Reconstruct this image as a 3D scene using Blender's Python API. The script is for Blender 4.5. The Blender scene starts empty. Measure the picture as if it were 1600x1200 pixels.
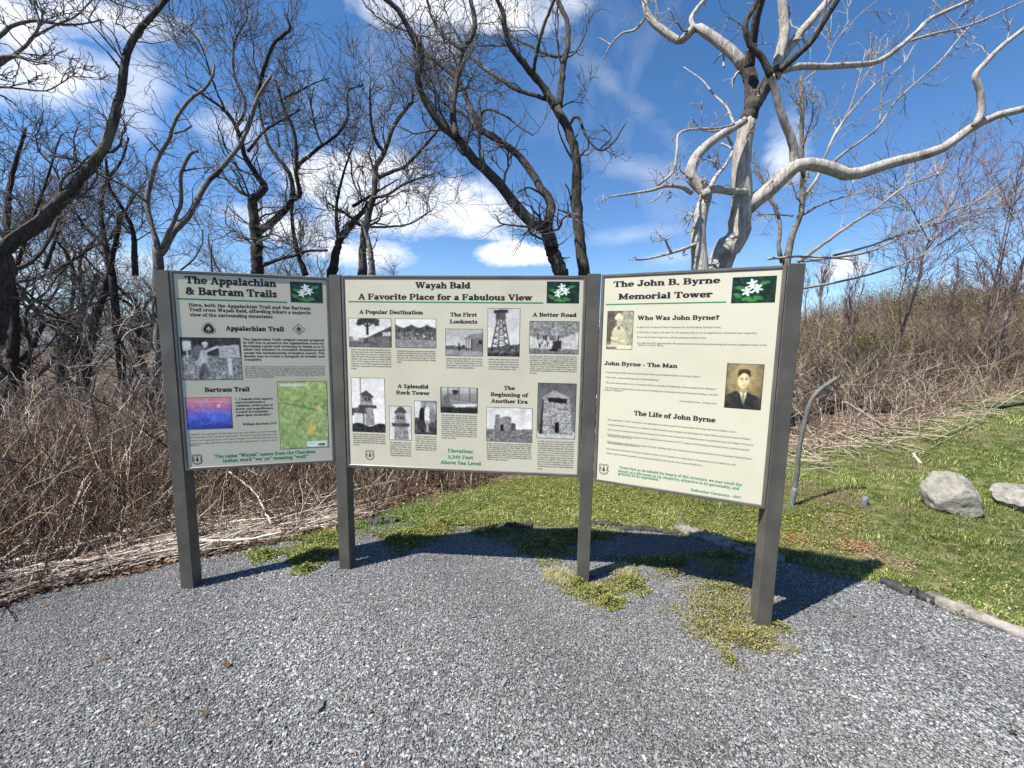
import bpy, math, random
import numpy as np
R=math.radians
rng=np.random.default_rng(7)
scene=bpy.context.scene
COL=scene.collection
# ---------------------------------------------------------------- camera
FPX,PITCH,ROLL,HC=625.0,0.1143,0.0152,1.6
FW=np.array([0,math.cos(PITCH),-math.sin(PITCH)]); UPc=np.array([0,math.sin(PITCH),math.cos(PITCH)]); RTc=np.array([1.,0,0])
CX=math.cos(ROLL)*RTc+math.sin(ROLL)*UPc
CY=math.cos(ROLL)*UPc-math.sin(ROLL)*RTc
CAM=np.array([0,0,HC])
def ray(px,py):
    return FW+CX*((px-800)/FPX)-CY*((py-600)/FPX)
def at(px,py,Y):                     # the point seen at a pixel, at world distance Y
    d=ray(px,py); return CAM+d*(Y/d[1])
def zt(x,y):
    x=np.asarray(x,float); y=np.asarray(y,float)
    r=np.hypot(x,y)
    z=0.018*np.clip(x,-4,4)
    sr=np.clip((x-0.5)/5,0,1); sr=sr*sr*(3-2*sr)
    z=z+sr*np.clip(r-4.5,0,18)*0.105*(y>0)
    z=z-sr*np.clip(r-40,0,200)*0.10
    z=z+1.35*np.exp(-((x-16.5)**2+(y-14.5)**2)/24.)
    sl=1-np.clip((x+1)/4,0,1); sl=sl*sl*(3-2*sl)
    z=z-(1-sr)*np.clip(r-7,0,400)*0.07
    z=z+0.02*np.sin(x*1.7+y*0.8)*np.clip(r-3,0,1)+0.06*np.sin(x*0.6-y*0.9+1)*np.clip((r-6)/4,0,1)
    return z
def gnd(px,py):                      # the ground point seen at a pixel
    d=ray(px,py); t=1.0
    ss=np.linspace(0.3,80,800); Q=CAM+ss[:,None]*d; bl=np.nonzero(Q[:,2]<zt(Q[:,0],Q[:,1]))[0]
    hi=ss[bl[0]] if len(bl) else 80.0; lo=max(hi-.1,.3)
    for _ in range(14):
        m=(lo+hi)/2; p=CAM+d*m
        if p[2]<zt(p[0],p[1]): hi=m
        else: lo=m
    p=CAM+d*hi
    return np.array([p[0],p[1],float(zt(p[0],p[1]))])
def toPx(P):
    P=np.asarray(P,float)-CAM
    f=P@FW; return 800+FPX*(P@CX)/f, 600-FPX*(P@CY)/f, f
# ---------------------------------------------------------------- objects
def tag(o,label=None,cat=None,group=None,kind=None):
    if label:o['label']=label
    if cat:o['category']=cat
    if group:o['group']=group
    if kind:o['kind']=kind
    return o
def empty(name,loc):
    o=bpy.data.objects.new(name,None); COL.objects.link(o); o.location=[float(c) for c in loc]; o.empty_display_size=.1; return o
def mesh_np(name,V,F,mat,parent=None,col=None,smooth=False,origin=None):
    """V (n,3); F list of (m,k) int arrays; col per-vertex (n,3)"""
    V=np.asarray(V,np.float32)
    o0=np.array([0,0,0],float)
    if parent is not None: o0=np.array(parent_world(parent))
    elif origin is not None: o0=np.array(origin,float)
    V=V-o0.astype(np.float32)
    me=bpy.data.meshes.new(name)
    Fs=[np.asarray(f,np.int32) for f in F if len(f)]
    nl=sum(f.size for f in Fs); nf=sum(len(f) for f in Fs)
    me.vertices.add(len(V)); me.vertices.foreach_set('co',V.ravel())
    me.loops.add(nl); me.loops.foreach_set('vertex_index',np.concatenate([f.ravel() for f in Fs]))
    me.polygons.add(nf)
    tot=np.concatenate([np.full(len(f),f.shape[1],np.int32) for f in Fs])
    st=np.concatenate([[0],np.cumsum(tot)[:-1]]).astype(np.int32)
    me.polygons.foreach_set('loop_start',st)
    try: me.polygons.foreach_set('loop_total',tot)
    except Exception: pass
    me.polygons.foreach_set('use_smooth',np.full(nf,bool(smooth)))
    me.update(calc_edges=True)
    if col is not None:
        ca=me.color_attributes.new('Col','FLOAT_COLOR','POINT')
        c4=np.ones((len(V),4),np.float32); c4[:,:3]=col
        ca.data.foreach_set('color',c4.ravel())
    me.materials.append(mat)
    o=bpy.data.objects.new(name,me); COL.objects.link(o)
    if parent is not None: o.parent=parent
    else: o.location=[float(c) for c in o0]
    return o
WORLDLOC={}
def parent_world(p):
    v=np.array(p.location); 
    while p.parent is not None:
        p=p.parent; v=v+np.array(p.location)
    return v
class MB:
    def __init__(s): s.v=[];s.f={};s.n=0;s.c=[]
    def add(s,V,faces,col=None):
        V=np.asarray(V,float); s.v.append(V)
        for f in faces:
            s.f.setdefault(len(f),[]).append([i+s.n for i in f])
        s.n+=len(V)
        if col is not None: s.c.append(np.tile(np.asarray(col,float),(len(V),1)))
    def addF(s,V,F,col=None):
        V=np.asarray(V,float); s.v.append(V); F=np.asarray(F)
        s.f.setdefault(F.shape[1],[]).extend((F+s.n).tolist()); s.n+=len(V)
        if col is not None: s.c.append(col if np.ndim(col)==2 else np.tile(np.asarray(col,float),(len(V),1)))
    def box(s,o,ax,ay,az,sx,sy,sz,bev=0.0):
        """box centred at o with unit axes and full sizes; small chamfer on the vertical edges"""
        o=np.array(o,float);ax,ay,az=map(np.array,(ax,ay,az))
        if bev<=0: prof=[(-sx/2,-sy/2),(sx/2,-sy/2),(sx/2,sy/2),(-sx/2,sy/2)]
        else:
            b=bev;X=sx/2;Y=sy/2
            prof=[(-X+b,-Y),(X-b,-Y),(X,-Y+b),(X,Y-b),(X-b,Y),(-X+b,Y),(-X,Y-b),(-X,-Y+b)]
        n=len(prof)
        V=[o+ax*a+ay*b_+az*c for c in (-sz/2,sz/2) for a,b_ in prof]
        fs=[tuple(range(n-1,-1,-1)),tuple(range(n,2*n))]+[(i,(i+1)%n,n+(i+1)%n,n+i) for i in range(n)]
        s.add(V,fs)
    def build(s,name,mat,parent=None,smooth=False,origin=None):
        return mesh_np(name,np.concatenate(s.v),[np.array(a) for a in s.f.values()],mat,parent,np.concatenate(s.c) if s.c else None,smooth,origin)
def tubes(P,Rr,k=3,cap=False):
    """P (M,n,3), Rr (M,n) -> V,F of M tubes"""
    M,n,_=P.shape
    T=np.gradient(P,axis=1); T/=np.linalg.norm(T,axis=2,keepdims=True)+1e-9
    main=P[:,-1]-P[:,0]; main/=np.linalg.norm(main,axis=1,keepdims=True)+1e-9
    ref=np.where(np.abs(main[:,2:3])<0.6,np.array([[0,0,1.]]),np.array([[1.,0,0]]))
    ref=np.broadcast_to(ref[:,None,:],P.shape)
    A=np.cross(T,ref); A/=np.linalg.norm(A,axis=2,keepdims=True)+1e-9
    B=np.cross(T,A)
    th=np.arange(k)*2*np.pi/k
    V=P[:,:,None,:]+Rr[:,:,None,None]*(A[:,:,None,:]*np.cos(th)[None,None,:,None]+B[:,:,None,:]*np.sin(th)[None,None,:,None])
    base=(np.arange(M)*n*k)[:,None,None]; ii=(np.arange(n-1)*k)[None,:,None]; jj=np.arange(k)[None,None,:]; j2=(np.arange(k)+1)%k
    j2=j2[None,None,:]
    F=np.stack([base+ii+jj,base+ii+j2,base+ii+k+j2,base+ii+k+jj],axis=-1).reshape(-1,4)
    return V.reshape(-1,3),F
# ---------------------------------------------------------------- materials
def new_mat(name):
    m=bpy.data.materials.new(name); m.use_nodes=True; nt=m.node_tree; return m,nt,nt.nodes['Principled BSDF']
def nd(nt,t,**k):
    n=nt.nodes.new(t)
    for a,b in k.items():
        if a in n.inputs: n.inputs[a].default_value=b
        else: setattr(n,a,b)
    return n
def ramp(nt,fac,stops,interp='LINEAR'):
    r=nt.nodes.new('ShaderNodeValToRGB'); r.color_ramp.interpolation=interp
    e=r.color_ramp.elements
    while len(e)<len(stops): e.new(.5)
    for x,(p,c) in zip(e,stops):
        x.position=p; x.color=(*c,1) if len(c)==3 else c
    nt.links.new(fac,r.inputs[0]); return r.outputs[0]
def noise(nt,vec,scale,detail=4,rough=.55,dist=0):
    n=nd(nt,'ShaderNodeTexNoise'); n.inputs['Scale'].default_value=scale;n.inputs['Detail'].default_value=detail;n.inputs['Roughness'].default_value=rough;n.inputs['Distortion'].default_value=dist
    if vec is not None: nt.links.new(vec,n.inputs['Vector'])
    return n.outputs['Fac']
def coords(nt,scale=(1,1,1),obj=True):
    tc=nt.nodes.new('ShaderNodeTexCoord'); mp=nt.nodes.new('ShaderNodeMapping'); mp.inputs['Scale'].default_value=scale
    nt.links.new(tc.outputs['Object' if obj else 'Generated'],mp.inputs[0]); return mp.outputs[0]
def bump(nt,b,h,st=.3,dist=.01):
    n=nd(nt,'ShaderNodeBump'); n.inputs['Strength'].default_value=st;n.inputs['Distance'].default_value=dist
    nt.links.new(h,n.inputs['Height']); nt.links.new(n.outputs[0],b.inputs['Normal'])
def mixc(nt,f,a,b,mode='MIX'):
    m=nt.nodes.new('ShaderNodeMix'); m.data_type='RGBA'; m.blend_type=mode
    if isinstance(f,(int,float)): m.inputs[0].default_value=f
    else: nt.links.new(f,m.inputs[0])
    for i,c in ((6,a),(7,b)):
        if isinstance(c,(tuple,list)): m.inputs[i].default_value=(*c,1)[:4]
        else: nt.links.new(c,m.inputs[i])
    return m.outputs[2]
def mat_attr(name,rough=.8,spec=.2,var=0.0,scale=20,trans=0.0):
    m,nt,b=new_mat(name); a=nd(nt,'ShaderNodeAttribute',attribute_name='Col')
    c=a.outputs['Color']
    if var>0:
        v=ramp(nt,noise(nt,coords(nt),scale,3),[(.3,(1-var,)*3),(.7,(1+var*.6,)*3)])
        c=mixc(nt,1.0,c,v,'MULTIPLY')
    nt.links.new(c,b.inputs['Base Color']); b.inputs['Roughness'].default_value=rough
    b.inputs['Specular IOR Level'].default_value=spec
    if trans>0:
        tr=nd(nt,'ShaderNodeBsdfTranslucent'); nt.links.new(c,tr.inputs[0]); ms=nd(nt,'ShaderNodeMixShader'); ms.inputs[0].default_value=trans
        nt.links.new(b.outputs[0],ms.inputs[1]);nt.links.new(tr.outputs[0],ms.inputs[2]);nt.links.new(ms.outputs[0],nt.nodes['Material Output'].inputs[0])
    return m
def mat_noise(name,stops,scale=10,detail=5,rough=.7,stretch=(1,1,1),spec=.3,bst=.3,bsc=None,bd=.005):
    m,nt,b=new_mat(name); v=coords(nt,stretch)
    nt.links.new(ramp(nt,noise(nt,v,scale,detail),stops),b.inputs['Base Color'])
    b.inputs['Roughness'].default_value=rough;b.inputs['Specular IOR Level'].default_value=spec
    if bst>0: bump(nt,b,noise(nt,v,bsc or scale*3,5),bst,bd)
    return m
def bark(name,dark,mid,light,sc=9,patch=None,thr=(.5,.58)):
    m,nt,b=new_mat(name); v=coords(nt,(1,1,.22)); v1=coords(nt)
    c=ramp(nt,noise(nt,v,sc*4,6,.65,.6),[(.3,dark),(.5,mid),(.72,light)])
    big=noise(nt,v1,2.2,3)
    if patch: c=mixc(nt,ramp(nt,big,[(thr[0],(0,0,0)),(thr[1],(1,1,1))]),c,patch)
    nt.links.new(c,b.inputs['Base Color']); b.inputs['Roughness'].default_value=.85;b.inputs['Specular IOR Level'].default_value=.2
    bump(nt,b,noise(nt,v,sc*5,7,.75),1.0,.04)
    return m
M={}
M['paint']=mat_noise('sign_paint',[(.3,(.062,.057,.047)),(.55,(.085,.079,.066)),(.75,(.112,.105,.088))],scale=6,rough=.5,spec=.4,bst=.12,bsc=160,bd=.001)
M['frame']=mat_noise('frame_metal',[(.3,(.085,.078,.065)),(.7,(.13,.12,.10))],scale=8,rough=.38,spec=.5,bst=.05,bsc=120,bd=.001)
M['sheet']=mat_noise('sign_sheet',[(.25,(.50,.465,.345)),(.5,(.55,.515,.385)),(.8,(.57,.54,.41))],scale=3.2,rough=.42,spec=.35,bst=0)
M['ink']=mat_noise('black_ink',[(.3,(.008,.008,.009)),(.7,(.014,.014,.015))],rough=.6,bst=0)
M['grey_ink']=mat_noise('fine_ink',[(.3,(.05,.048,.045)),(.7,(.11,.105,.095))],scale=30,rough=.6,bst=0)
M['green_ink']=mat_noise('green_ink',[(.3,(.01,.17,.065)),(.7,(.02,.24,.10))],rough=.55,bst=0)
M['white_ink']=mat_noise('white_ink',[(.3,(.6,.6,.56)),(.7,(.7,.7,.65))],rough=.55,bst=0)
M['print']=mat_attr('printed_photo',rough=.42,spec=.35)
M['oak']=bark('oak_bark',(.028,.024,.021),(.075,.066,.056),(.17,.15,.13),patch=(.20,.18,.15),thr=(.60,.68))
M['oakdark']=bark('dark_bark',(.018,.015,.013),(.045,.038,.032),(.12,.10,.085),patch=(.15,.135,.11),thr=(.64,.72))
M['pale']=bark('pale_bark',(.07,.062,.052),(.20,.18,.15),(.36,.33,.28),patch=(.07,.06,.05),thr=(.60,.66))
M['deadwood']=bark('weathered_deadwood',(.20,.165,.13),(.46,.42,.36),(.62,.57,.50),sc=5,patch=(.24,.19,.15),thr=(.60,.70))
M['twig']=mat_noise('twig_bark',[(.3,(.045,.037,.032)),(.7,(.16,.14,.12))],scale=1.6,rough=.8,bst=0)
M['paletwig']=mat_noise('pale_twig',[(.3,(.13,.11,.09)),(.7,(.40,.35,.29))],scale=2.2,rough=.8,bst=0)
M['redtwig']=mat_noise('red_twig',[(.3,(.085,.050,.045)),(.7,(.24,.165,.15))],scale=2,rough=.75,bst=0)
M['stem']=mat_attr('dry_stems',rough=.75,spec=.25)
M['leaf']=mat_attr('green_leaves',rough=.55,spec=.3,trans=.25)
M['stone']=mat_attr('crushed_stone',rough=.62,spec=.4)
M['litter']=mat_attr('leaf_litter',rough=.8,trans=.1)
SUNE,SKYE,EXPO,CL=5.0,.084,1.0,8.0
SKYTINT=(.54,.90,1.12)
NSTONE,NGRASS,NCOVER,NLIT,NBR,NSC,NCAN,NRB=700000,480000,100000,70000,22500,330,1900,20000
# ---------------------------------------------------------------- lettering: a heavy soft slab face drawn with a pen
def Lp(*a): return ('L',np.array(a,float).reshape(-1,2))
def Tp(*a): return ('T',np.array(a,float).reshape(-1,2))
def Hs(x0,x1,y): return ('H',np.array([[x0,y],[x1,y]],float))
def Dd(x,y,r=1.0): return ('D',np.array([[x,y]],float),r)
def Ar(cx,cy,rx,ry,a0=0,a1=360):
    n=max(4,int(abs(a1-a0)/30)); a=np.radians(np.linspace(a0,a1,n+1))
    return ('L',np.stack([cx+rx*np.cos(a),cy+ry*np.sin(a)],1))
def Cv(*a):
    p=np.array(a,float).reshape(-1,2); q=np.vstack([2*p[0]-p[1],p,2*p[-1]-p[-2]]); o=[]
    for i in range(1,len(q)-2):
        for t in (0,.34,.67):
            o.append(.5*((2*q[i])+(-q[i-1]+q[i+1])*t+(2*q[i-1]-5*q[i]+4*q[i+1]-q[i+2])*t*t+(-q[i-1]+3*q[i]-3*q[i+1]+q[i+2])*t**3))
    o.append(p[-1]); return ('L',np.array(o))
G={' ':(2.6,[]),
'a':(5,[Ar(1.9,1.5,1.0,1.05),Lp(3.5,.5,3.5,3.3),Ar(2.35,3.4,1.15,1.2,0,150),Hs(3.5,4.7,.4)]),
'b':(5.5,[Lp(1.3,.5,1.3,6.6),Hs(.3,1.3,6.6),Ar(3.0,2.5,1.5,2.1)]),
'c':(4.8,[Ar(2.7,2.5,1.7,2.1,50,315),Dd(3.6,3.9,.8)]),
'd':(5.6,[Ar(2.4,2.5,1.5,2.1),Lp(4.1,.5,4.1,6.6),Hs(3.0,4.1,6.6),Hs(4.1,5.3,.4)]),
'e':(5.1,[Ar(2.6,2.5,1.7,2.1,0,315),Hs(1.2,4.1,2.5)]),
'f':(3.8,[Lp(1.7,.5,1.7,5.6),Ar(2.8,5.6,1.1,1.0,180,40),Hs(.3,3.2,4.6),Hs(.5,3.0,.4)]),
'g':(5,[Ar(2.2,3.1,1.3,1.5),Ar(2.4,-.6,1.5,1.0),Hs(3.2,4.7,4.5),Hs(1.5,2.6,1.1)]),
'h':(5.9,[Lp(1.4,.5,1.4,6.6),Hs(.3,1.4,6.6),Ar(2.95,3.1,1.45,1.5,170,0),Lp(4.4,3.1,4.4,.5),Hs(.4,2.5,.4),Hs(3.5,5.5,.4)]),
'i':(3,[Lp(1.5,.5,1.5,4.6),Hs(.5,1.5,4.6),Hs(.4,2.6,.4),Dd(1.4,6.4)]),
'j':(3,[Lp(1.7,4.6,1.7,-.6),Ar(.9,-.6,.8,1,0,-130),Dd(1.6,6.4),Hs(.7,1.7,4.6)]),
'k':(5.7,[Lp(1.4,.5,1.4,6.6),Hs(.3,1.4,6.6),Tp(4.5,4.4,1.9,2.3),Lp(2.8,2.9,4.4,.6),Hs(.4,2.5,.4),Hs(3.7,5.5,.4),Hs(3.5,5.3,4.6)]),
'l':(3,[Lp(1.5,.5,1.5,6.6),Hs(.4,1.5,6.6),Hs(.4,2.6,.4)]),
'm':(8.8,[Lp(1.4,.5,1.4,4.6),Hs(.3,1.4,4.6),Ar(2.9,3.1,1.5,1.5,170,0),Lp(4.4,3.1,4.4,.5),Ar(5.9,3.1,1.5,1.5,170,0),Lp(7.4,3.1,7.4,.5),Hs(.4,2.4,.4),Hs(3.5,5.3,.4),Hs(6.5,8.5,.4)]),
'n':(5.9,[Lp(1.4,.5,1.4,4.6),Hs(.3,1.4,4.6),Ar(2.95,3.1,1.45,1.5,170,0),Lp(4.4,3.1,4.4,.5),Hs(.4,2.5,.4),Hs(3.5,5.5,.4)]),
'o':(5.3,[Ar(2.65,2.5,1.75,2.1)]),
'p':(5.5,[Lp(1.4,-1.8,1.4,4.6),Hs(.3,1.4,4.6),Hs(.3,2.5,-1.9),Ar(3.0,2.5,1.5,2.1)]),
'q':(5.5,[Ar(2.4,2.5,1.5,2.1),Lp(4.1,-1.8,4.1,4.6),Hs(3,5.2,-1.9)]),
'r':(4.6,[Lp(1.4,.5,1.4,4.6),Hs(.3,1.4,4.6),Ar(3.0,3.1,1.5,1.5,170,80),Dd(3.7,4.0,.9),Hs(.4,2.7,.4)]),
's':(4.4,[Cv(3.4,3.9,2.2,4.6,1.2,3.7,2.2,2.6,3.3,1.5,2.2,.4,.9,1.2)]),
't':(3.9,[Lp(1.8,6,1.8,1.3),Ar(2.7,1.3,.9,.9,180,300),Hs(.3,3.3,4.6)]),
'u':(5.8,[Lp(1.4,4.6,1.4,1.9),Ar(2.85,1.9,1.45,1.5,190,350),Lp(4.3,4.6,4.3,.5),Hs(.3,1.4,4.6),Hs(3.2,4.3,4.6),Hs(4.3,5.5,.4)]),
'v':(5.3,[Lp(1.2,4.5,2.8,.6),Tp(4.4,4.5,2.8,.6),Hs(.2,2.2,4.6),Hs(3.5,5.2,4.6)]),
'w':(7.6,[Lp(1.2,4.5,2.5,.6),Tp(3.9,4.5,2.5,.6),Lp(3.9,4.5,5.2,.6),Tp(6.6,4.5,5.2,.6),Hs(.2,2,4.6),Hs(3.0,4.6,4.6),Hs(5.8,7.4,4.6)]),
'x':(5.4,[Lp(1.4,4.5,4,.5),Tp(4.1,4.5,1.3,.5),Hs(.3,2.4,4.6),Hs(3.3,5,4.6),Hs(.3,2.2,.4),Hs(3.1,5.2,.4)]),
'y':(5.3,[Lp(1.2,4.5,2.8,.8),Tp(4.4,4.5,2.3,-1.2),Dd(1.5,-1.2,.9),Hs(.2,2.2,4.6),Hs(3.5,5.2,4.6)]),
'z':(4.8,[Hs(.6,4.2,4.6),Lp(3.7,4.4,1.2,.6),Hs(.6,4.3,.4)]),
'A':(7.2,[Tp(3.5,6.5,1.3,.5),Lp(3.7,6.3,5.8,.5),Hs(2.2,5,2.3),Hs(.2,2.5,.4),Hs(4.6,7.1,.4)]),
'B':(6.6,[Lp(1.7,.5,1.7,6.6),Ar(3.6,5.1,1.5,1.5,90,-90),Ar(3.8,2.0,1.7,1.6,90,-90),Hs(.4,3.8,6.6),Hs(1.7,3.8,3.6),Hs(.4,3.8,.4)]),
'C':(6.7,[Ar(3.7,3.5,2.6,3.1,45,315),Lp(5.7,5.2,5.8,6.6)]),
'D':(7.2,[Lp(1.7,.5,1.7,6.6),Ar(3.2,3.5,2.8,3.1,90,-90),Hs(.4,3.3,6.6),Hs(.4,3.3,.4)]),
'E':(6.4,[Lp(1.7,.5,1.7,6.6),Hs(.4,5.5,6.6),Hs(1.7,4.4,3.6),Hs(.4,5.7,.4),Tp(5.5,6.4,5.5,5.2),Tp(5.7,.6,5.8,2)]),
'F':(6.2,[Lp(1.7,.5,1.7,6.6),Hs(.4,5.5,6.6),Hs(1.7,4.3,3.6),Hs(.4,3.2,.4),Tp(5.5,6.4,5.5,5.2),Tp(4.3,4.3,4.3,2.9)]),
'G':(7.1,[Ar(3.7,3.5,2.6,3.1,45,330),Lp(5.7,.9,5.7,2.7),Hs(4.5,6.8,3.0)]),
'H':(7.8,[Lp(1.7,.5,1.7,6.6),Lp(6,.5,6,6.6),Hs(1.7,6,3.5),Hs(.4,3,6.6),Hs(.4,3,.4),Hs(4.7,7.3,6.6),Hs(4.7,7.3,.4)]),
'I':(3.8,[Lp(1.9,.5,1.9,6.6),Hs(.5,3.3,6.6),Hs(.5,3.3,.4)]),
'J':(5.6,[Lp(3.8,6.6,3.8,1.9),Ar(2.4,1.9,1.4,1.5,0,-160),Hs(2.4,5.2,6.6),Dd(1.3,1.9,.9)]),
'K':(7.4,[Lp(1.7,.5,1.7,6.6),Tp(5.8,6.4,2.3,3.2),Lp(3.5,4,5.8,.6),Hs(.4,3,6.6),Hs(.4,3,.4),Hs(4.6,7,6.6),Hs(4.7,7.2,.4)]),
'L':(6.1,[Lp(1.7,.5,1.7,6.6),Hs(.4,3,6.6),Hs(.4,5.5,.4),Tp(5.5,.6,5.6,2.3)]),
'M':(9.2,[Lp(1.8,.5,1.8,6.6),Lp(2.2,6.3,4.6,1.2),Tp(6.9,6.3,4.6,1.2),Lp(7.3,.5,7.3,6.6),Hs(.4,2.6,6.6),Hs(6.6,8.8,6.6),Hs(.4,3,.4),Hs(6,8.7,.4)]),
'N':(7.9,[Tp(1.6,.5,1.6,6.6),Lp(2.1,6.3,5.8,.8),Tp(6.2,.5,6.2,6.6),Hs(.4,2.6,6.6),Hs(4.9,7.5,6.6),Hs(.4,2.9,.4)]),
'O':(7.3,[Ar(3.65,3.5,2.7,3.1)]),
'P':(6.5,[Lp(1.7,.5,1.7,6.6),Ar(3.6,4.8,1.8,1.8,90,-90),Hs(.4,3.8,6.6),Hs(1.7,3.8,3.0),Hs(.4,3.1,.4)]),
'Q':(7.3,[Ar(3.65,3.5,2.7,3.1),Lp(3.6,1.6,5.9,-.8)]),
'R':(7.3,[Lp(1.7,.5,1.7,6.6),Ar(3.6,5.0,1.6,1.6,90,-90),Hs(.4,3.8,6.6),Hs(1.7,3.8,3.4),Lp(4,3.3,5.7,.7),Hs(.4,3.0,.4),Hs(5.6,7,.4)]),
'S':(5.8,[Cv(4.7,5.6,3.0,6.6,1.4,5.3,2.8,3.8,4.4,2.0,2.9,.4,1.1,1.6)]),
'T':(6.8,[Lp(3.4,.5,3.4,6.6),Hs(.6,6.2,6.6),Tp(.6,6.4,.5,5),Tp(6.2,6.4,6.3,5),Hs(2.1,4.8,.4)]),
'U':(7.4,[Lp(1.7,6.6,1.7,2.2),Ar(3.7,2.4,2.0,2.0,180,360),Tp(5.8,2.4,5.8,6.6),Hs(.4,3,6.6),Hs(4.8,7,6.6)]),
'V':(7,[Lp(1.5,6.4,3.6,.6),Tp(5.7,6.4,3.7,.6),Hs(.3,2.9,6.6),Hs(4.6,6.9,6.6)]),
'W':(10,[Lp(1.4,6.4,3.2,.6),Tp(5,6.4,3.3,.6),Lp(5,6.4,6.8,.6),Tp(8.7,6.4,6.9,.6),Hs(.2,2.8,6.6),Hs(4,6.2,6.6),Hs(7.6,9.8,6.6)]),
'X':(7,[Lp(1.6,6.4,5.4,.6),Tp(5.4,6.4,1.5,.6),Hs(.4,2.8,6.6),Hs(.4,2.8,.4),Hs(4.4,6.6,6.6),Hs(4.4,6.8,.4)]),
'Y':(7,[Lp(1.5,6.4,3.5,3.2),Tp(5.6,6.4,3.6,3.2),Lp(3.5,.5,3.5,3.2),Hs(.3,2.9,6.6),Hs(4.5,6.8,6.6),Hs(2.2,4.8,.4)]),
'Z':(6.2,[Hs(.8,5.4,6.6),Lp(5,6.3,1.4,.7),Hs(.8,5.5,.4)]),
'0':(5.4,[Ar(2.7,3.3,1.8,2.9)]),'1':(4,[Lp(2,.5,2,6.2),Hs(.6,3.4,.4),Hs(.8,2,5.9)]),
'2':(5.2,[Cv(1.1,4.6,2.4,6.2,4,4.9,2.8,2.8,1,.7),Hs(.9,4.4,.4)]),
'3':(5.2,[Cv(1.2,5.5,2.6,6.2,3.8,5,2.5,3.6,4,2,2.5,.4,.9,1.4)]),
'4':(5.4,[Lp(3.6,.5,3.6,6.2),Tp(3.4,6.2,.8,2.3),Hs(.7,4.9,2.1)]),
'5':(5.2,[Hs(1.3,4.2,6.1),Tp(1.3,6,1.2,3.6),Cv(1.2,3.5,2.8,4.1,4,2.4,2.6,.4,1,1.1)]),
'6':(5.3,[Cv(4,5.6,2.4,5.9,1.1,3,1.6,.9,2.8,.5,4.0,1.7,3,3.2,1.4,2.6)]),
'7':(5,[Hs(.9,4.3,6.1),Lp(4,5.8,2,.5)]),
'8':(5.3,[Ar(2.6,4.9,1.3,1.3),Ar(2.6,1.9,1.6,1.5)]),
'9':(5.3,[Ar(2.7,4.3,1.5,1.8),Cv(4.2,4.3,3.8,1.5,1.4,.5)]),
'.':(2.4,[Dd(1.2,.7)]),',':(2.4,[Dd(1.2,.7),Tp(1.5,.5,.9,-1)]),':':(2.4,[Dd(1.2,.8),Dd(1.2,3.8)]),
"'":(2.2,[Lp(1.1,6.5,1,5)]),'"':(4,[Lp(1.1,6.4,1.0,5.2),Lp(2.9,6.4,2.8,5.2)]),'-':(3.4,[Hs(.7,2.7,2.5),Hs(.7,2.7,2.8)]),
'?':(5,[Cv(1,4.9,2.4,6.4,3.9,5,2.6,3.5,2.4,2.3),Dd(2.4,.7)]),
'&':(7.8,[Ar(3.0,5.1,1.3,1.4),Lp(2.4,4.4,6.0,.6),Ar(2.7,1.9,1.7,1.5,60,330),Tp(4.6,.9,6.2,3.6),Hs(5.2,7,3.8)]),
'(':(3,[Ar(3,3,1.5,3.6,130,230)]),')':(3,[Ar(0,3,1.5,3.6,50,-50)]),'|':(2,[])}
class Lettering:
    """builds words as one mesh on a plane O + s*S + t*T, normal N"""
    def __init__(s,O,S,T,N): s.O,s.S,s.T,s.N=O,S,T,N; s.v=[];s.f={};s.n=0;s.k=0
    def poly(s,pts,lift):
        pts=np.asarray(pts); P=s.O+np.outer(pts[:,0],s.S)+np.outer(pts[:,1],s.T)+s.N*lift
        s.v.append(P); s.f.setdefault(len(P),[]).append(list(range(s.n,s.n+len(P)))); s.n+=len(P)
    def stroke(s,pts,wx,wy,nn=10):
        a=np.arange(nn)*2*np.pi/nn+np.pi/nn; nib=np.stack([np.cos(a)*wx/2,np.sin(a)*wy/2],1)
        if len(pts)==1: segs=[(pts[0],pts[0])]
        else: segs=list(zip(pts[:-1],pts[1:]))
        for p,q in segs:
            allp=np.vstack([nib+p,nib+q]); h=hull(allp)
            s.k+=1; s.poly(h,0.0002+(s.k%24)*0.000012)
    def text(s,txt,s0,t0,s1,t1,h,heavy=1.0,nn=10,fit=True):
        """from (s0,t0) to (s1,t1) on the plane, cap height h"""
        adv=sum(G.get(c,G['.'])[0] for c in txt)
        d=np.array([s1-s0,t1-t0]); ln=np.hypot(*d); d/=ln; n=np.array([-d[1],d[0]])
        kx=ln/adv if fit else h/7; ky=h/7
        x=0
        for c in txt:
            w,sts=G.get(c,G['.'])
            for st in sts:
                q=st[1]; wx,wy={'L':(1.65*heavy,.85*heavy),'T':(1.0*heavy,.8*heavy),'H':(.8*heavy,.75*heavy),'D':(1.9*heavy,1.6*heavy)}[st[0]]
                if st[0]=='D': wx*=st[2];wy*=st[2]
                pp=np.array([s0,t0])+np.outer((q[:,0]+x)*kx,d)+np.outer(q[:,1]*ky,n)
                s.stroke(pp,wx*kx,wy*ky,nn)
            x+=w
    def build(s,name,mat,parent): 
        return mesh_np(name,np.concatenate(s.v),[np.array(a) for a in s.f.values()],mat,parent)
def hull(P):
    P=P[np.lexsort((P[:,1],P[:,0]))]
    def half(Q):
        h=[]
        for p in Q:
            while len(h)>1 and (h[-1][0]-h[-2][0])*(p[1]-h[-2][1])-(h[-1][1]-h[-2][1])*(p[0]-h[-2][0])<=1e-14: h.pop()
            h.append(p)
        return h[:-1]
    return np.array(half(P)+half(P[::-1]))
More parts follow.
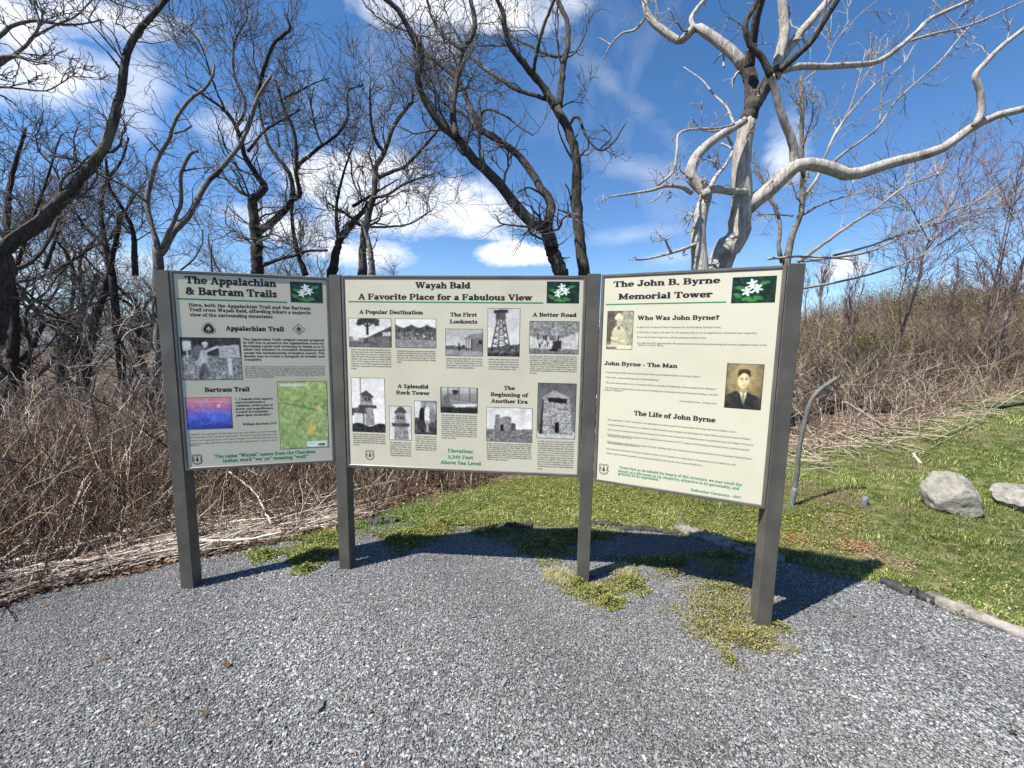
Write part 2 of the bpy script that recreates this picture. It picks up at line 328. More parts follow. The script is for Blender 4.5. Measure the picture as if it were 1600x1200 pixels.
# ---------------------------------------------------------------- printed pictures, drawn cell by cell
def smooth_noise(h,w,sc,rs):
    a=rs.random((max(2,int(h/sc)+2),max(2,int(w/sc)+2)))
    y=np.linspace(0,a.shape[0]-1.001,h);x=np.linspace(0,a.shape[1]-1.001,w)
    yi=y.astype(int);xi=x.astype(int);fy=(y-yi)[:,None];fx=(x-xi)[None]
    return a[yi][:,xi]*(1-fy)*(1-fx)+a[yi+1][:,xi]*fy*(1-fx)+a[yi][:,xi+1]*(1-fy)*fx+a[yi+1][:,xi+1]*fy*fx
class Pic:
    def __init__(s,w,h,top,bot,seed=1):
        s.rs=np.random.default_rng(seed); s.w,s.h=w,h; s.sat=1.0; s.con=1.08; s.soft=1
        t=np.linspace(0,1,h)[:,None,None]; s.a=np.array(top,float)*(1-t)+np.array(bot,float)*t; s.a=np.repeat(s.a,w,1)
        s.Y,s.X=np.mgrid[0:h,0:w]; s.X=(s.X+.5)/w; s.Y=(s.Y+.5)/h
    def put(s,m,c,tex=0,sc=2):
        c=np.array(c,float)
        v=np.zeros((s.h,s.w))
        if tex: v=(smooth_noise(s.h,s.w,sc,s.rs)-.5)*2*tex
        s.a=np.where(m[...,None],c+v[...,None],s.a)
    def poly(s,pts,c,tex=0,sc=2):
        m=np.zeros((s.h,s.w),bool); n=len(pts)
        for i in range(n):
            x0,y0=pts[i];x1,y1=pts[(i+1)%n]
            if y0==y1: continue
            cond=((s.Y>=min(y0,y1))&(s.Y<max(y0,y1)))
            xx=x0+(s.Y-y0)*(x1-x0)/(y1-y0); m^=cond&(s.X<xx)
        s.put(m,c,tex,sc)
    def ell(s,cx,cy,rx,ry,c,ang=0,tex=0,sc=2):
        ca,sa=math.cos(ang),math.sin(ang);dx=s.X-cx;dy=s.Y-cy
        s.put(((dx*ca+dy*sa)/rx)**2+((-dx*sa+dy*ca)/ry)**2<1,c,tex,sc)
    def line(s,x0,y0,x1,y1,w,c):
        as_=s.h/s.w; dx,dy=x1-x0,(y1-y0)*as_; L2=dx*dx+dy*dy
        t=np.clip(((s.X-x0)*dx+(s.Y-y0)*as_*dy)/L2,0,1)
        d=np.hypot(s.X-x0-t*dx,(s.Y-y0)*as_-t*dy); s.put(d<w/2,c)
    def grain(s,a,sc=1.5,mask=None):
        v=(smooth_noise(s.h,s.w,sc,s.rs)-.5)*2*a
        if mask is not None: v=v*mask
        s.a=s.a+v[...,None]
    def lin(s):
        for _ in range(s.soft):
            b=np.pad(s.a,((1,1),(1,1),(0,0)),mode='edge'); s.a=(b[1:-1,1:-1]*2+b[:-2,1:-1]+b[2:,1:-1]+b[1:-1,:-2]+b[1:-1,2:])/6
        s.grain(9,1.2); s.grain(9,3); s.grain(9,9); gy=s.a.mean(2,keepdims=True); k=s.sat; s.a=gy+(s.a-gy)*k; s.a=(s.a-128)*s.con+128
        a=np.clip(s.a/255,0,1); return np.where(a<.04045,a/12.92,((a+.055)/1.055)**2.4)
def g(v): return (v,v*.99,v*.96)
def pic_flower(seed):
    p=Pic(80,50,(22,48,40),(24,44,30),seed); p.grain(16,5)
    for cx,cy,a in ((.2,.42,.3),(.35,.82,-.5),(.62,.8,.5),(.75,.25,-.3),(.15,.7,.8),(.48,.88,0)): p.ell(cx,cy,.13,.07,(58,112,58),a,12)
    r=random.Random(4)
    for cx,cy in ((.36,.55),(.58,.45),(.47,.28)):
        for k in range(6):
            a=k*math.pi/3+.3; p.ell(cx+.07*math.cos(a),cy+.11*math.sin(a),.075,.030,(226+r.randint(-20,14),238,228),math.atan2(math.sin(a)*1.0,math.cos(a)),10)
        p.ell(cx,cy,.03,.045,(196,214,176))
        for k in range(3): p.line(cx,cy,cx+.1,cy+.06*k-.05,.008,(150,165,120))
    return p
def pic_hiker():
    p=Pic(86,60,g(46),g(60),3); p.grain(24,4); m=(p.Y>.42); p.put(m,g(118),62,1.3)
    p.poly([(0.03,.08),(.17,.08),(.17,.3),(.03,.32)],g(170),8); p.poly([(.09,.3),(.12,.3),(.12,.5),(.09,.5)],g(165))
    p.ell(.27,.34,.1,.17,g(92),.2,20); p.ell(.36,.5,.075,.22,g(150),.1,22); p.ell(.4,.15,.05,.05,g(200)); p.ell(.4,.19,.04,.055,g(160))
    p.line(.42,.32,.6,.22,.04,g(172)); p.line(.33,.35,.36,.6,.04,g(175)); p.line(.36,.66,.3,.95,.07,g(74)); p.line(.38,.64,.42,.88,.06,g(84))
    p.poly([(.62,.2),(.97,.16),(.98,.46),(.63,.48)],g(158),10); 
    for k in range(3): p.line(.67,.27+.06*k,.92,.25+.06*k,.008,g(110))
    p.poly([(.77,.48),(.84,.48),(.84,.9),(.77,.9)],g(178),10); return p
def pic_sunset():
    p=Pic(66,46,(196,110,120),(60,84,190),5)
    for y,c in ((.2,(168,96,134)),(.34,(128,90,158)),(.46,(86,88,184))): p.put((p.Y>y+.02*np.sin(p.X*9)),c,6,6)
    p.put(p.Y>.56+.05*np.sin(p.X*6+1),(62,84,186),5,5);p.put(p.Y>.72+.06*np.sin(p.X*8+2),(50,68,168),5,5);p.put(p.Y>.86+.05*np.sin(p.X*7),(42,56,142),5,4)
    p.ell(.72,.25,.035,.035,(255,190,170)); p.ell(.72,.3,.045,.02,(250,150,130)); p.line(.1,.12,.9,.16,.02,(218,134,124)); p.sat=.75; return p
def pic_map():
    p=Pic(66,92,(146,166,78),(134,160,84),6); p.grain(22,3); p.grain(14,1.2)
    rs=random.Random(5)
    for k in range(16):
        x,y=rs.random(),rs.random()
        for j in range(7):
            x2=x+rs.uniform(-.1,.1);y2=y+rs.uniform(-.07,.07); p.line(x,y,x2,y2,.01,rs.choice([(92,126,120),(96,132,66),(150,160,80),(120,110,70)])); x,y=x2,y2
    pts=[(.88,.38),(.72,.44),(.62,.5),(.5,.54),(.4,.6),(.33,.72),(.22,.82)]
    for a,b in zip(pts,pts[1:]): p.line(*a,*b,.014,(112,92,60))
    for a,b in zip([(.15,.32),(.4,.36),(.6,.4),(.8,.42)],[(.4,.36),(.6,.4),(.8,.42),(.95,.36)]): p.line(*a,*b,.016,(70,90,80))
    p.ell(.66,.68,.08,.09,(196,170,72),0,18); p.ell(.8,.4,.07,.04,(190,168,80),0,10); p.sat=.72; p.ell(.62,.78,.06,.03,(190,160,70),0,10)
    p.poly([(.04,.03),(.6,.03),(.6,.075),(.04,.075)],(178,196,150),20,1); p.poly([(.55,.9),(.95,.9),(.95,.975),(.55,.975)],(226,228,214)); p.poly([(.78,.94),(.92,.94),(.92,.965),(.78,.965)],(60,60,60)); p.line(.58,.93,.74,.93,.01,(120,120,120)); return p
def pic_shelter():
    p=Pic(68,46,g(190),g(205),7); p.grain(12,6); p.put(p.Y>.62+.05*np.sin(p.X*5),g(120),14); p.put(p.Y>.8,g(92),22)
    p.line(.44,.55,.44,.2,.05,g(40)); p.line(.44,.3,.3,.15,.03,g(45)); p.line(.44,.3,.6,.12,.03,g(45))
    for x,y,r in ((.32,.1,.12),(.45,.05,.16),(.6,.1,.13),(.25,.2,.07),(.66,.22,.06)): p.ell(x,y,r,r*.8,g(50),0,30,1.5)
    p.poly([(.35,.72),(.98,.28),(1,.28),(1,.78),(.35,.86)],g(62),12); p.poly([(.8,.48),(.98,.46),(.98,.6),(.8,.62)],g(170)); p.poly([(.45,.66),(.95,.62),(.95,.8),(.45,.84)],g(96),20,1.3); p.poly([(.1,.66),(.22,.66),(.22,.76),(.1,.76)],g(200)); return p
def pic_crowd():
    p=Pic(66,46,g(205),g(190),8); p.put(p.Y>.2+.1*np.abs(np.sin(p.X*8)),g(70),46,1.6); p.put(p.Y>.44,g(92),60,1.2); p.put(p.Y>.72,g(128),16,3); rs=random.Random(2)
    for k in range(26):
        x=rs.uniform(.03,.95);y=rs.uniform(.48,.68);p.ell(x,y,.012,.03,g(rs.choice([210,40,150])));
    return p
def pic_cabin():
    p=Pic(60,44,g(158),g(196),9); p.put(p.Y>.68-.06*np.sin(p.X*4+1),g(84),30,1.6); p.put(p.Y>.78,g(134),14,3)
    p.poly([(.52,.34),(.68,.18),(1,.14),(1,.36),(.5,.38)],g(118),8); p.poly([(.7,.36),(1,.34),(1,.84),(.7,.8)],g(100),8); p.poly([(.88,.42),(.98,.42),(.98,.54),(.88,.54)],g(40)); 
    for x in (.56,.63,.7): p.line(x,.37,x,.8,.02,g(60))
    p.ell(.36,.56,.02,.04,g(30)); p.ell(.37,.7,.03,.12,g(30)); p.ell(.48,.64,.05,.05,g(55)); return p
def pic_firetower():
    p=Pic(52,76,g(172),g(206),10); p.grain(8,8); p.put(p.Y>.82-.08*p.X,g(80),60,1.3); p.put(p.Y>.93,g(50),40,1.3)
    L0,R0,L1,R1=(.3,.24),(.52,.24),(.12,.86),(.72,.88)
    f=lambda a,b,t:(a[0]+(b[0]-a[0])*t,a[1]+(b[1]-a[1])*t)
    p.line(*L0,*L1,.035,g(48));p.line(*R0,*R1,.035,g(48));p.line(.38,.24,.34,.84,.025,g(60));p.line(.46,.24,.56,.84,.025,g(60))
    for k in range(5):
        a,b=k/5,(k+1)/5; p.line(*f(L0,L1,a),*f(R0,R1,b),.022,g(60));p.line(*f(R0,R1,a),*f(L0,L1,b),.022,g(60));p.line(*f(L0,L1,b),*f(R0,R1,b),.02,g(60))
    p.poly([(.24,.08),(.56,.06),(.56,.24),(.26,.24)],g(72),10); p.poly([(.2,.04),(.6,.02),(.64,.09),(.2,.1)],g(38)); return p
def pic_road():
    p=Pic(78,52,g(128),g(120),11); p.grain(46,1.8); p.put(p.Y>.45+.15*np.sin(p.X*4),g(176),34,1.6); p.put(p.Y>.84,g(110),30,1.5)
    rs=random.Random(3)
    for k in range(18):
        x=.35+rs.uniform(-.22,.3);y=.62+rs.uniform(-.12,.14);p.ell(x,y,.016,.08,g(rs.choice([30,60,200])))
    p.poly([(.48,.62),(.66,.58),(.66,.84),(.46,.86)],g(44),30,1.3); p.ell(.5,.88,.09,.05,g(30)); return p
def pic_tower(seed,kind):
    if kind==1:
        p=Pic(54,84,g(196),g(220),seed); p.line(.28,0,.27,.98,.025,g(120)); p.poly([(.3,.36),(.62,.36),(.68,.86),(.3,.9)],g(132),30,1.5); p.poly([(.3,.3),(.62,.3),(.62,.44),(.3,.44)],g(104),20); p.poly([(.25,.3),(.45,.23),(.66,.34),(.64,.37),(.24,.31)],g(58)); p.poly([(.2,.5),(.74,.5),(.76,.56),(.6,.55),(.2,.56)],g(60))
        p.poly([(0,.56),(.4,.54),(.46,.66),(0,.7)],g(76),20);p.poly([(.05,.66),(.4,.66),(.4,.88),(.05,.88)],g(190),20); p.line(.35,.6,.35,.9,.03,g(60)); p.put(p.Y>.86-.03*np.sin(p.X*9),g(46),30,1.5); 
        for x in (.38,.5): p.poly([(x,.37),(x+.06,.37),(x+.06,.42),(x,.42)],g(40))
    else:
        p=Pic(44,66,g(178),g(200),seed); p.poly([(.2,.98),(.26,.56),(.26,.2),(.72,.2),(.8,.56),(.9,.98)],g(128),40,1.4); p.poly([(.2,.2),(.45,.02),(.62,.02),(.82,.2)],g(66),14); p.poly([(.08,.5),(.94,.5),(.9,.6),(.14,.6)],g(70),14); 
        for x in (.36,.5,.62): p.poly([(x,.3),(x+.07,.3),(x+.07,.4),(x,.4)],g(40))
    return p
def pic_people():
    p=Pic(44,66,g(120),g(60),14); p.grain(30,4); p.poly([(0,0),(.3,0),(.3,.5),(0,.5)],g(190),14); p.poly([(.6,.05),(.98,.05),(.98,.4),(.6,.4)],g(150),14)
    for x,c,h in ((.34,34,.14),(.58,205,.12),(.8,120,.14)): p.ell(x,h,.07,.06,g(150)); p.ell(x,h+.32,.13,.27,g(c),0,14); p.line(x,h+.5,x,.9,.12,g(max(40,c-60)))
    p.ell(.3,.72,.18,.14,g(50),0,30); return p
def pic_desk():
    p=Pic(60,42,g(170),g(70),15); 
    for x in (.02,.2,.5,.78,.98): p.line(x,0,x,.6,.03,g(90))
    p.line(0,.28,1,.28,.02,g(110)); p.ell(.4,.2,.07,.11,g(70)); p.ell(.4,.16,.09,.06,g(50)); p.ell(.28,.5,.2,.26,g(104),-.3,20); p.line(.3,.52,.75,.62,.07,g(130)); p.poly([(.28,.66),(.98,.62),(.98,.72),(.4,.78)],g(190)); p.put(p.Y>.78,g(40),16); return p
def pic_ruin():
    p=Pic(72,54,g(190),g(215),16); p.grain(14,8); p.put(p.Y>.66-.1*np.abs(p.X-.4),g(110),50,1.4); p.poly([(.16,.7),(.2,.22),(.28,.2),(.3,.3),(.44,.24),(.54,.28),(.56,.7)],g(118),44,1.5); p.poly([(.54,.44),(.64,.46),(.64,.64),(.55,.68)],g(70),10); p.poly([(.3,.5),(.37,.5),(.37,.68),(.3,.68)],g(24)); return p
def pic_stone():
    p=Pic(62,88,g(92),g(112),17); p.put(p.Y>.88,g(176),24,2); p.poly([(.12,.92),(.16,.3),(.84,.3),(.93,.92)],g(140),72,1.4); p.poly([(.05,.92),(.13,.3),(.16,.3),(.14,.92)],g(50),10)
    p.poly([(.12,.26),(.42,.12),(.84,.26),(.78,.3),(.16,.3)],g(150),24); p.poly([(.24,.26),(.78,.27),(.76,.36),(.3,.34)],g(28)); p.poly([(.46,.7),(.58,.7),(.58,.9),(.46,.9)],g(22)); return p
def pic_ranger():
    p=Pic(52,76,(96,92,78),(120,116,98),18); p.grain(22,3); m=(p.X>.55); p.put(m,(140,138,116),44,1.4); p.poly([(0,0),(.26,0),(.26,.8),(0,.8)],(84,80,66),8)
    p.ell(.45,.17,.17,.07,(206,200,172)); p.ell(.45,.13,.1,.08,(196,190,160)); p.ell(.46,.28,.1,.11,(178,168,138)); p.ell(.46,.62,.27,.24,(176,170,140),0,12); p.poly([(.2,.6),(.74,.6),(.78,.9),(.16,.9)],(172,166,136),14); p.ell(.46,.44,.06,.05,(104,98,80)); p.line(.2,.7,.6,.78,.10,(186,180,150)); p.line(.74,.68,.36,.8,.10,(164,158,128)); p.line(.22,.77,.62,.85,.02,(110,104,82)); p.ell(.34,.8,.05,.035,(150,136,106)); p.put(p.Y>.9,(190,184,158),16); p.put((p.Y>.93)&(p.X<.4),(120,114,92),16); p.ell(.42,.27,.012,.01,(70,62,50));p.ell(.5,.27,.012,.01,(70,62,50)); return p
def pic_portrait():
    p=Pic(66,88,(150,136,98),(120,104,72),19); v=1-((p.X-.5)**2+(p.Y-.4)**2)*1.1; p.a*=v[...,None]*1.1; p.grain(8,6)
    p.poly([(.0,1),(.04,.72),(.3,.6),(.45,.7),(.6,.62),(.9,.72),(.98,1)],(46,46,44),8); p.poly([(.38,.58),(.6,.58),(.56,.8),(.52,.92),(.44,.72)],(212,204,176)); p.poly([(.47,.64),(.53,.64),(.56,.84),(.52,.92),(.48,.8)],(120,112,92))
    p.poly([(.4,.5),(.58,.5),(.58,.62),(.5,.66),(.4,.6)],(184,166,126)); p.ell(.49,.36,.165,.2,(206,188,146)); p.ell(.34,.38,.03,.05,(180,160,120)); p.ell(.49,.17,.16,.06,(58,46,34))
    p.soft=2; p.ell(.49,.235,.178,.105,(60,48,36)); p.ell(.49,.37,.155,.165,(206,188,146)); p.poly([(.36,.3),(.4,.235),(.5,.215),(.6,.23),(.63,.3)],(206,188,146)); p.ell(.49,.5,.11,.05,(200,180,138))
    for x in (.43,.555): p.ell(x,.34,.036,.022,(176,156,118)); p.ell(x,.345,.022,.010,(70,54,40)); p.line(x-.04,.312,x+.04,.309,.014,(104,84,62))
    p.line(.49,.34,.485,.42,.02,(186,166,126)); p.ell(.49,.475,.045,.010,(150,106,86)); sh=np.clip((p.X-.48)*3.2,0,1)*((p.X-.49)**2/.03+(p.Y-.36)**2/.05<1); p.a=p.a*(1-.32*sh)[...,None]; sh=np.clip((p.Y-.5)*7,0,1)*((p.X-.49)**2/.018+(p.Y-.55)**2/.01<1); p.a=p.a*(1-.3*sh)[...,None]; return p
# ---------------------------------------------------------------- the information board
PW=.08
posts=[((-2.0616,2.3936),2.402,1.9618,-.034),((-1.14,2.6053),-7.9,1.9804,-.006),((.4824,2.4535),-9.5,1.988,.003),((1.4117,2.05),-9.47,1.9889,.038)]
pbot=[.7514,.7248,.7079]
board=empty('information_board',(-.2,2.4,0))
tag(board,'three-panel information board on four dark grey posts standing in the gravel','information board')
faces=[]
for (c,a,top,base) in posts:
    a=R(a); ax=np.array([math.cos(a),math.sin(a),0]); ay=np.array([-math.sin(a),math.cos(a),0]); z=np.array([0,0,1.])
    faces.append((np.array([*c,0]),ax,ay))
    mb=MB(); h=top-base+.25
    mb.box(np.array([*c,(top+base-.25)/2])+ay*PW/2,ax,ay,z,PW,PW,h,.003)
    p=mb.build('post',M['paint'],board)
    mb=MB(); mb.box(np.array([*c,top+.0015])+ay*PW/2,ax,ay,z,PW-.004,PW-.004,.003,.004); mb.build('post_cap',M['frame'],p)
ZM=[None,lambda x,y:(240+x*.275,410+y*.275),lambda x,y:(530+x/4,420+y/4),lambda x,y:(530+x/4,580+y/4),lambda x,y:(920+x*.2125,410+y*.2125),lambda x,y:(920+x*.2125,600+y*.2125)]
class Panel:
    def __init__(s,i):
        c0,ax0,ay0=faces[i];c1,ax1,ay1=faces[i+1]
        A=c0+ax0*(PW/2+.003)+ay0*.003; B=c1-ax1*(PW/2+.003)+ay1*.003
        s.S=(B-A)/np.linalg.norm(B-A); s.T=np.array([0,0,1.]); s.N=np.array([s.S[1],-s.S[0],0.])
        s.w=np.linalg.norm(B-A); s.zt0=posts[i][2]-.004; s.zt1=posts[i+1][2]-.004; s.zb=pbot[i]
        s.zt=(s.zt0+s.zt1)/2; s.A=A; s.O=A-s.N*.0052      # plane of the printed sheet
    def st(s,z,x,y,lift=0):
        px,py=ZM[z](x,y); d=ray(px,py); k=((s.O-CAM)@s.N)/(d@s.N); P=CAM+d*k-s.O
        return np.array([P@s.S,P@s.T])
    def P(s,a,b,l=0): return s.O+s.S*a+s.T*b+s.N*l
def frame_mesh(p):
    """mitred frame: outer and inner rectangle, a bevelled lip and a depth of 35 mm"""
    fw=.019; w=p.w; zb,zt=p.zb,p.zt
    rings=[]
    for ins,dep in ((0,-.03),(0,-.002),(.002,0),(fw-.006,0),(fw-.003,-.0012),(fw,-.004),(fw,-.0056)):
        rings.append([p.A+p.S*(ins if a==0 else w-ins)+p.T*((zb+ins) if b==0 else (zt-ins))+p.N*dep for a,b in ((0,0),(1,0),(1,1),(0,1))])
    V=[];F=[]
    for k in range(len(rings)-1):
        for j in range(4):
            j2=(j+1)%4; n=len(V); V+= [rings[k][j],rings[k][j2],rings[k+1][j2],rings[k+1][j]]; F.append((n,n+1,n+2,n+3))
    n=len(V); V+=[rings[0][0],rings[0][3],rings[0][2],rings[0][1]]; F.append((n,n+1,n+2,n+3))   # back board
    mb=MB(); mb.add(V,F); return mb
def put_pic(panel,part,pic,pts,label,name='photograph',border=True):
    z=pts[0]; q=[panel.st(z if len(c)==2 else c[2],c[0],c[1]) for c in pts[1:]]
    a0=(q[0][0]+q[3][0])/2;a1=(q[1][0]+q[2][0])/2;b1=(q[0][1]+q[1][1])/2;b0=(q[2][1]+q[3][1])/2
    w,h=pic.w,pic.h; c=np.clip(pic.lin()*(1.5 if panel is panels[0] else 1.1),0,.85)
    xs=np.linspace(a0,a1,w);ys=np.linspace(b1,b0,h)
    V=panel.O+np.outer(np.tile(xs,h),panel.S)+np.outer(np.repeat(ys,w),panel.T)+panel.N*.0005
    idx=np.arange(w*h).reshape(h,w); F=np.stack([idx[1:,:-1],idx[1:,1:],idx[:-1,1:],idx[:-1,:-1]],-1).reshape(-1,4)
    mb=MB(); mb.addF(V,F,c.reshape(-1,3))
    if border:
        e=.0026
        for (x0,x1,y0,y1) in ((a0-e,a1+e,b1,b1+e),(a0-e,a1+e,b0-e,b0),(a0-e,a0,b0,b1),(a1,a1+e,b0,b1)):
            mb.addF([panel.P(x0,y0,.0005),panel.P(x1,y0,.0005),panel.P(x1,y1,.0005),panel.P(x0,y1,.0005)],[(0,1,2,3)],(.01,.01,.012))
    o=mb.build(name,M['print'],part); tag(o,label); return o
def T(panel,lt,z,txt,x0,y0,x1,y1,cap,heavy=1.0,nn=10):
    a=panel.st(z,x0,y0);b=panel.st(z,x1,y1); m=panel.st(z,(x0+x1)/2,(y0+y1)/2);u=panel.st(z,(x0+x1)/2,(y0+y1)/2-cap)
    h=abs(u[1]-m[1]); t=(a[1]+b[1])/2
    lt.text(txt,a[0],t,b[0],t,h,heavy,nn)
def TT(panel,part,name,mat,z,txt,x0,y0,x1,y1,cap,heavy=1.28,nn=10):
    lt=Lettering(panel.O,panel.S,panel.T,panel.N); T(panel,lt,z,txt,x0,y0,x1,y1,cap,heavy,nn); return lt.build(name,M[mat],part)
def flow(panel,lt,z,txt,n,xl0,y0,xr0,xl1,y1,xr1,cap,heavy=.75,last=1.0,slope=0):
    """justified block of n lines from (xl0..xr0,y0) down to (xl1..xr1,y1)"""
    tot=len(txt)/(n-1+last); ws=txt.split(' '); lines=[];cur=''
    for w in ws:
        if cur and len(cur)+len(w)/2>tot and len(lines)<n-1: lines.append(cur);cur=w
        else: cur=(cur+' '+w) if cur else w
    lines.append(cur)
    for i,l in enumerate(lines):
        f=i/max(1,n-1); a=xl0+(xl1-xl0)*f;b=xr0+(xr1-xr0)*f;y=y0+(y1-y0)*f
        if i==len(lines)-1: b=a+(b-a)*min(1,len(l)/tot)
        T(panel,lt,z,l,a,y,b,y+slope*(b-a),cap,heavy,6)
def shield(panel,lt,z,x,y,w,h):
    c=panel.st(z,x,y); e=panel.st(z,x+w/2,y); t=panel.st(z,x,y-h/2); rw=abs(e[0]-c[0]);rh=abs(t[1]-c[1])
    def sh(k):
        return np.array([(-.95,.75),(-.6,1),(0,.86),(.6,1),(.95,.75),(.8,.35),(.95,-.3),(.7,-.75),(0,-1),(-.7,-.75),(-.95,-.3),(-.8,.35),(-.95,.75)])*[rw*k,rh*k]+c
    lt.stroke(sh(1),.0035,.0035,8); lt.stroke(sh(.8),.0016,.0016,6)
    for s_ in (.42,.3,.18): 
        yy=c[1]+rh*(.1-(s_-.3)*2.2); lt.poly(np.array([[c[0]-rw*s_*.8,yy-rh*.12],[c[0]+rw*s_*.8,yy-rh*.12],[c[0],yy+rh*.4]]),.0004+s_*.0002)
    lt.stroke(np.array([c+[0,-rh*.5],c]),rw*.1,rw*.1,6)
    for ch,dx in (('U',-.62),('S',.62)):
        s0=c[0]+rw*(dx-.2); lt.text(ch,s0,c[1]-rh*.25,s0+rw*.42,c[1]-rh*.25,rh*.55,.8,8)
def green_line(panel,part,z,x0,y0,x1,y1,th):
    lt=Lettering(panel.O,panel.S,panel.T,panel.N); a=panel.st(z,x0,y0);b=panel.st(z,x1,y1);t=abs(panel.st(z,x0,y0+th)[1]-a[1]);y=(a[1]+b[1])/2
    lt.poly(np.array([[a[0],y-t/2],[b[0],y-t/2],[b[0],y+t/2],[a[0],y+t/2]]),.0004); lt.build('rule_line',M['green_ink'],part)
panels=[];parts=[]
for i,lb in enumerate(['left panel about the Appalachian and Bartram Trails, in grazing light','wide middle panel headed Wayah Bald with ten old photographs','right panel about the John B. Byrne Memorial Tower, brightest lit']):
    p=Panel(i); panels.append(p)
    mb=MB(); q=[p.P(.016,p.zb+.016),p.P(p.w-.016,p.zb+.016),p.P(p.w-.016,p.zt-.016),p.P(.016,p.zt-.016)]
    mb.addF(q,[(0,1,2,3)]); pt=mb.build('sign_panel',M['sheet'],board); tag(pt,lb); parts.append(pt)
    frame_mesh(p).build('frame',M['frame'],pt)
def LT(p): return Lettering(p.O,p.S,p.T,p.N)
# left panel
p,pt=panels[0],parts[0]; z=1
for a in (('The Appalachian',180,127,697,132,42),('& Bartram Trails',183,187,702,195,42)): TT(p,pt,'heading_lettering','ink',z,*a,1.27)
TT(p,pt,'subheading_lettering','ink',z,'Appalachian Trail',409,388,741,390,26); TT(p,pt,'subheading_lettering','ink',z,'Bartram Trail',290,733,546,735,25)
s=LT(p)
for a in (('Here, both the Appalachian Trail and the Bartram',199,256,893,264,19),('Trail cross Wayah Bald, affording hikers a majestic',202,282,894,290,19),('view of the surrounding mountains.',205,309,683,314,19)): T(p,s,z,*a,1.12,8)
s.build('text_lettering',M['ink'],pt)
b=LT(p)
for k,l in enumerate(["The Appalachian Trail's original concept proposed","in 1921 was to preserve the Appalachian crests by","developing a great trail traversing its length so as to","allow city workers to revitalize themselves and","escape the mechanization of modern society. The","dream was to create a footpath of wonder and","tranquility."]):
    x0=507+k*1.4; x1=968+k*.8 if k<6 else 617; T(p,b,z,l,x0,444+k*18.9,x1,444+k*18.9+.004*(x1-x0),13,1.1,8)
for k,(l,x1) in enumerate((('"...I beheld with rapture',677),('and astonishment a',632),('sublimely awful scene of',678),('power and magnificence,',682),('a world of mountains',652),('piled upon mountains."',672))): T(p,b,z,l,463+k*1.3,781+k*18,x1,781+k*18,12,1.1,8)
T(p,b,z,'William Bartram 1775',505,922,698,922,12,1.1,8)
b.build('text_lettering',M['ink'],pt)
f=LT(p)
flow(p,f,z,"The Appalachian National Scenic Trail traverses 14 states and stretches 2160 miles along the crest of the Appalachian mountains from Springer Mountain, Georgia to Mount Katahdin, Maine. The trail is one of the most famous footpaths in the world and is protected along its length by the National Park Service, the Forest Service, and by volunteers of the many trail clubs. Here the \"A.T.\" follows the ridge line and crosses over Wayah Bald.",7,516,595,975,522,655,975,8,.7,.7)
flow(p,f,z,"Named for the naturalist William Bartram, the trail follows his route through the mountains of the Carolinas and Georgia. The North Carolina Bartram Trail Society has maintained the trail since it began. From Wayah Bald the trail follows the ridge and shares its path with the Appalachian Trail for a short distance.",5,197,976,700,205,1043,706,9,.7,.1,-.012)
f.build('small_lettering',M['grey_ink'],pt)
gr=LT(p); T(p,gr,z,'The name "Wayah" comes from the Cherokee',346,1106,919,1088,19,1.15,8); T(p,gr,z,'Indian word "wa\' ya" meaning "wolf."',392,1131,882,1114,19,1.15,8); gr.build('green_lettering',M['green_ink'],pt)
e=LT(p); shield(p,e,z,248,1120,60,56); e.build('emblem',M['ink'],pt); e=LT(p)
c=p.st(z,313,377); rr=abs(p.st(z,313+38,377)[0]-c[0]); a=np.radians(np.arange(0,361,15)); tri=np.stack([np.cos(a)*(1-.12*np.cos(3*(a-np.pi/2-np.pi/3))),np.sin(a)*(1-.12*np.cos(3*(a-np.pi/2-np.pi/3)))],1)
e.stroke(tri*rr+c,.0022,.0022,6); e.poly(hull(tri*rr*.8+c),.0004)
e.build('emblem',M['ink'],pt); e=LT(p)
c2=p.st(z,825,380); r2=abs(p.st(z,825+36,380)[0]-c2[0]); dm=np.array([(0,1),(1,0),(0,-1),(-1,0),(0,1)])
e.stroke(dm*r2+c2,.002,.002,6); e.stroke(dm*r2*.85+c2,.0012,.0012,6)
for q in ([(-.3,-.35),(0,.45),(.3,-.35)],[(-.4,.1),(.4,.1)],[(0,.1),(0,-.6)]): e.stroke(np.array(q)*r2+c2,.006,.004,6)
e.build('emblem',M['ink'],pt)
w=LT(p)
for q in ([(-.35,-.3),(0,.42),(.35,-.3)],[(-.28,.1),(.28,.1)],[(0,.1),(0,-.5)]): w.stroke(np.array(q)*rr*.9+c,.0035,.003,6)
for i_ in range(len(w.v)): w.v[i_]=w.v[i_]+p.N*.0003
o=w.build('emblem',M['white_ink'],pt); o['label']='white letters inside the round trail emblem'
green_line(p,pt,z,130,210,757,222,8)
put_pic(p,pt,pic_flower(1),(1,(776,111),(960,114),(960,230),(778,227)),'white azalea flower photograph on dark leaves',border=False)
put_pic(p,pt,pic_hiker(),(1,(149,427),(489,431),(504,664),(169,665)),'black and white photograph of a hiker pointing at a trail sign')
put_pic(p,pt,pic_sunset(),(1,(180,769),(436,768),(448,940),(194,947)),'pink and blue sunset photograph over mountain ridges')
put_pic(p,pt,pic_map(),(1,(702,677),(980,677),(996,1049),(725,1057)),'green trail map with a small white legend',name='map')
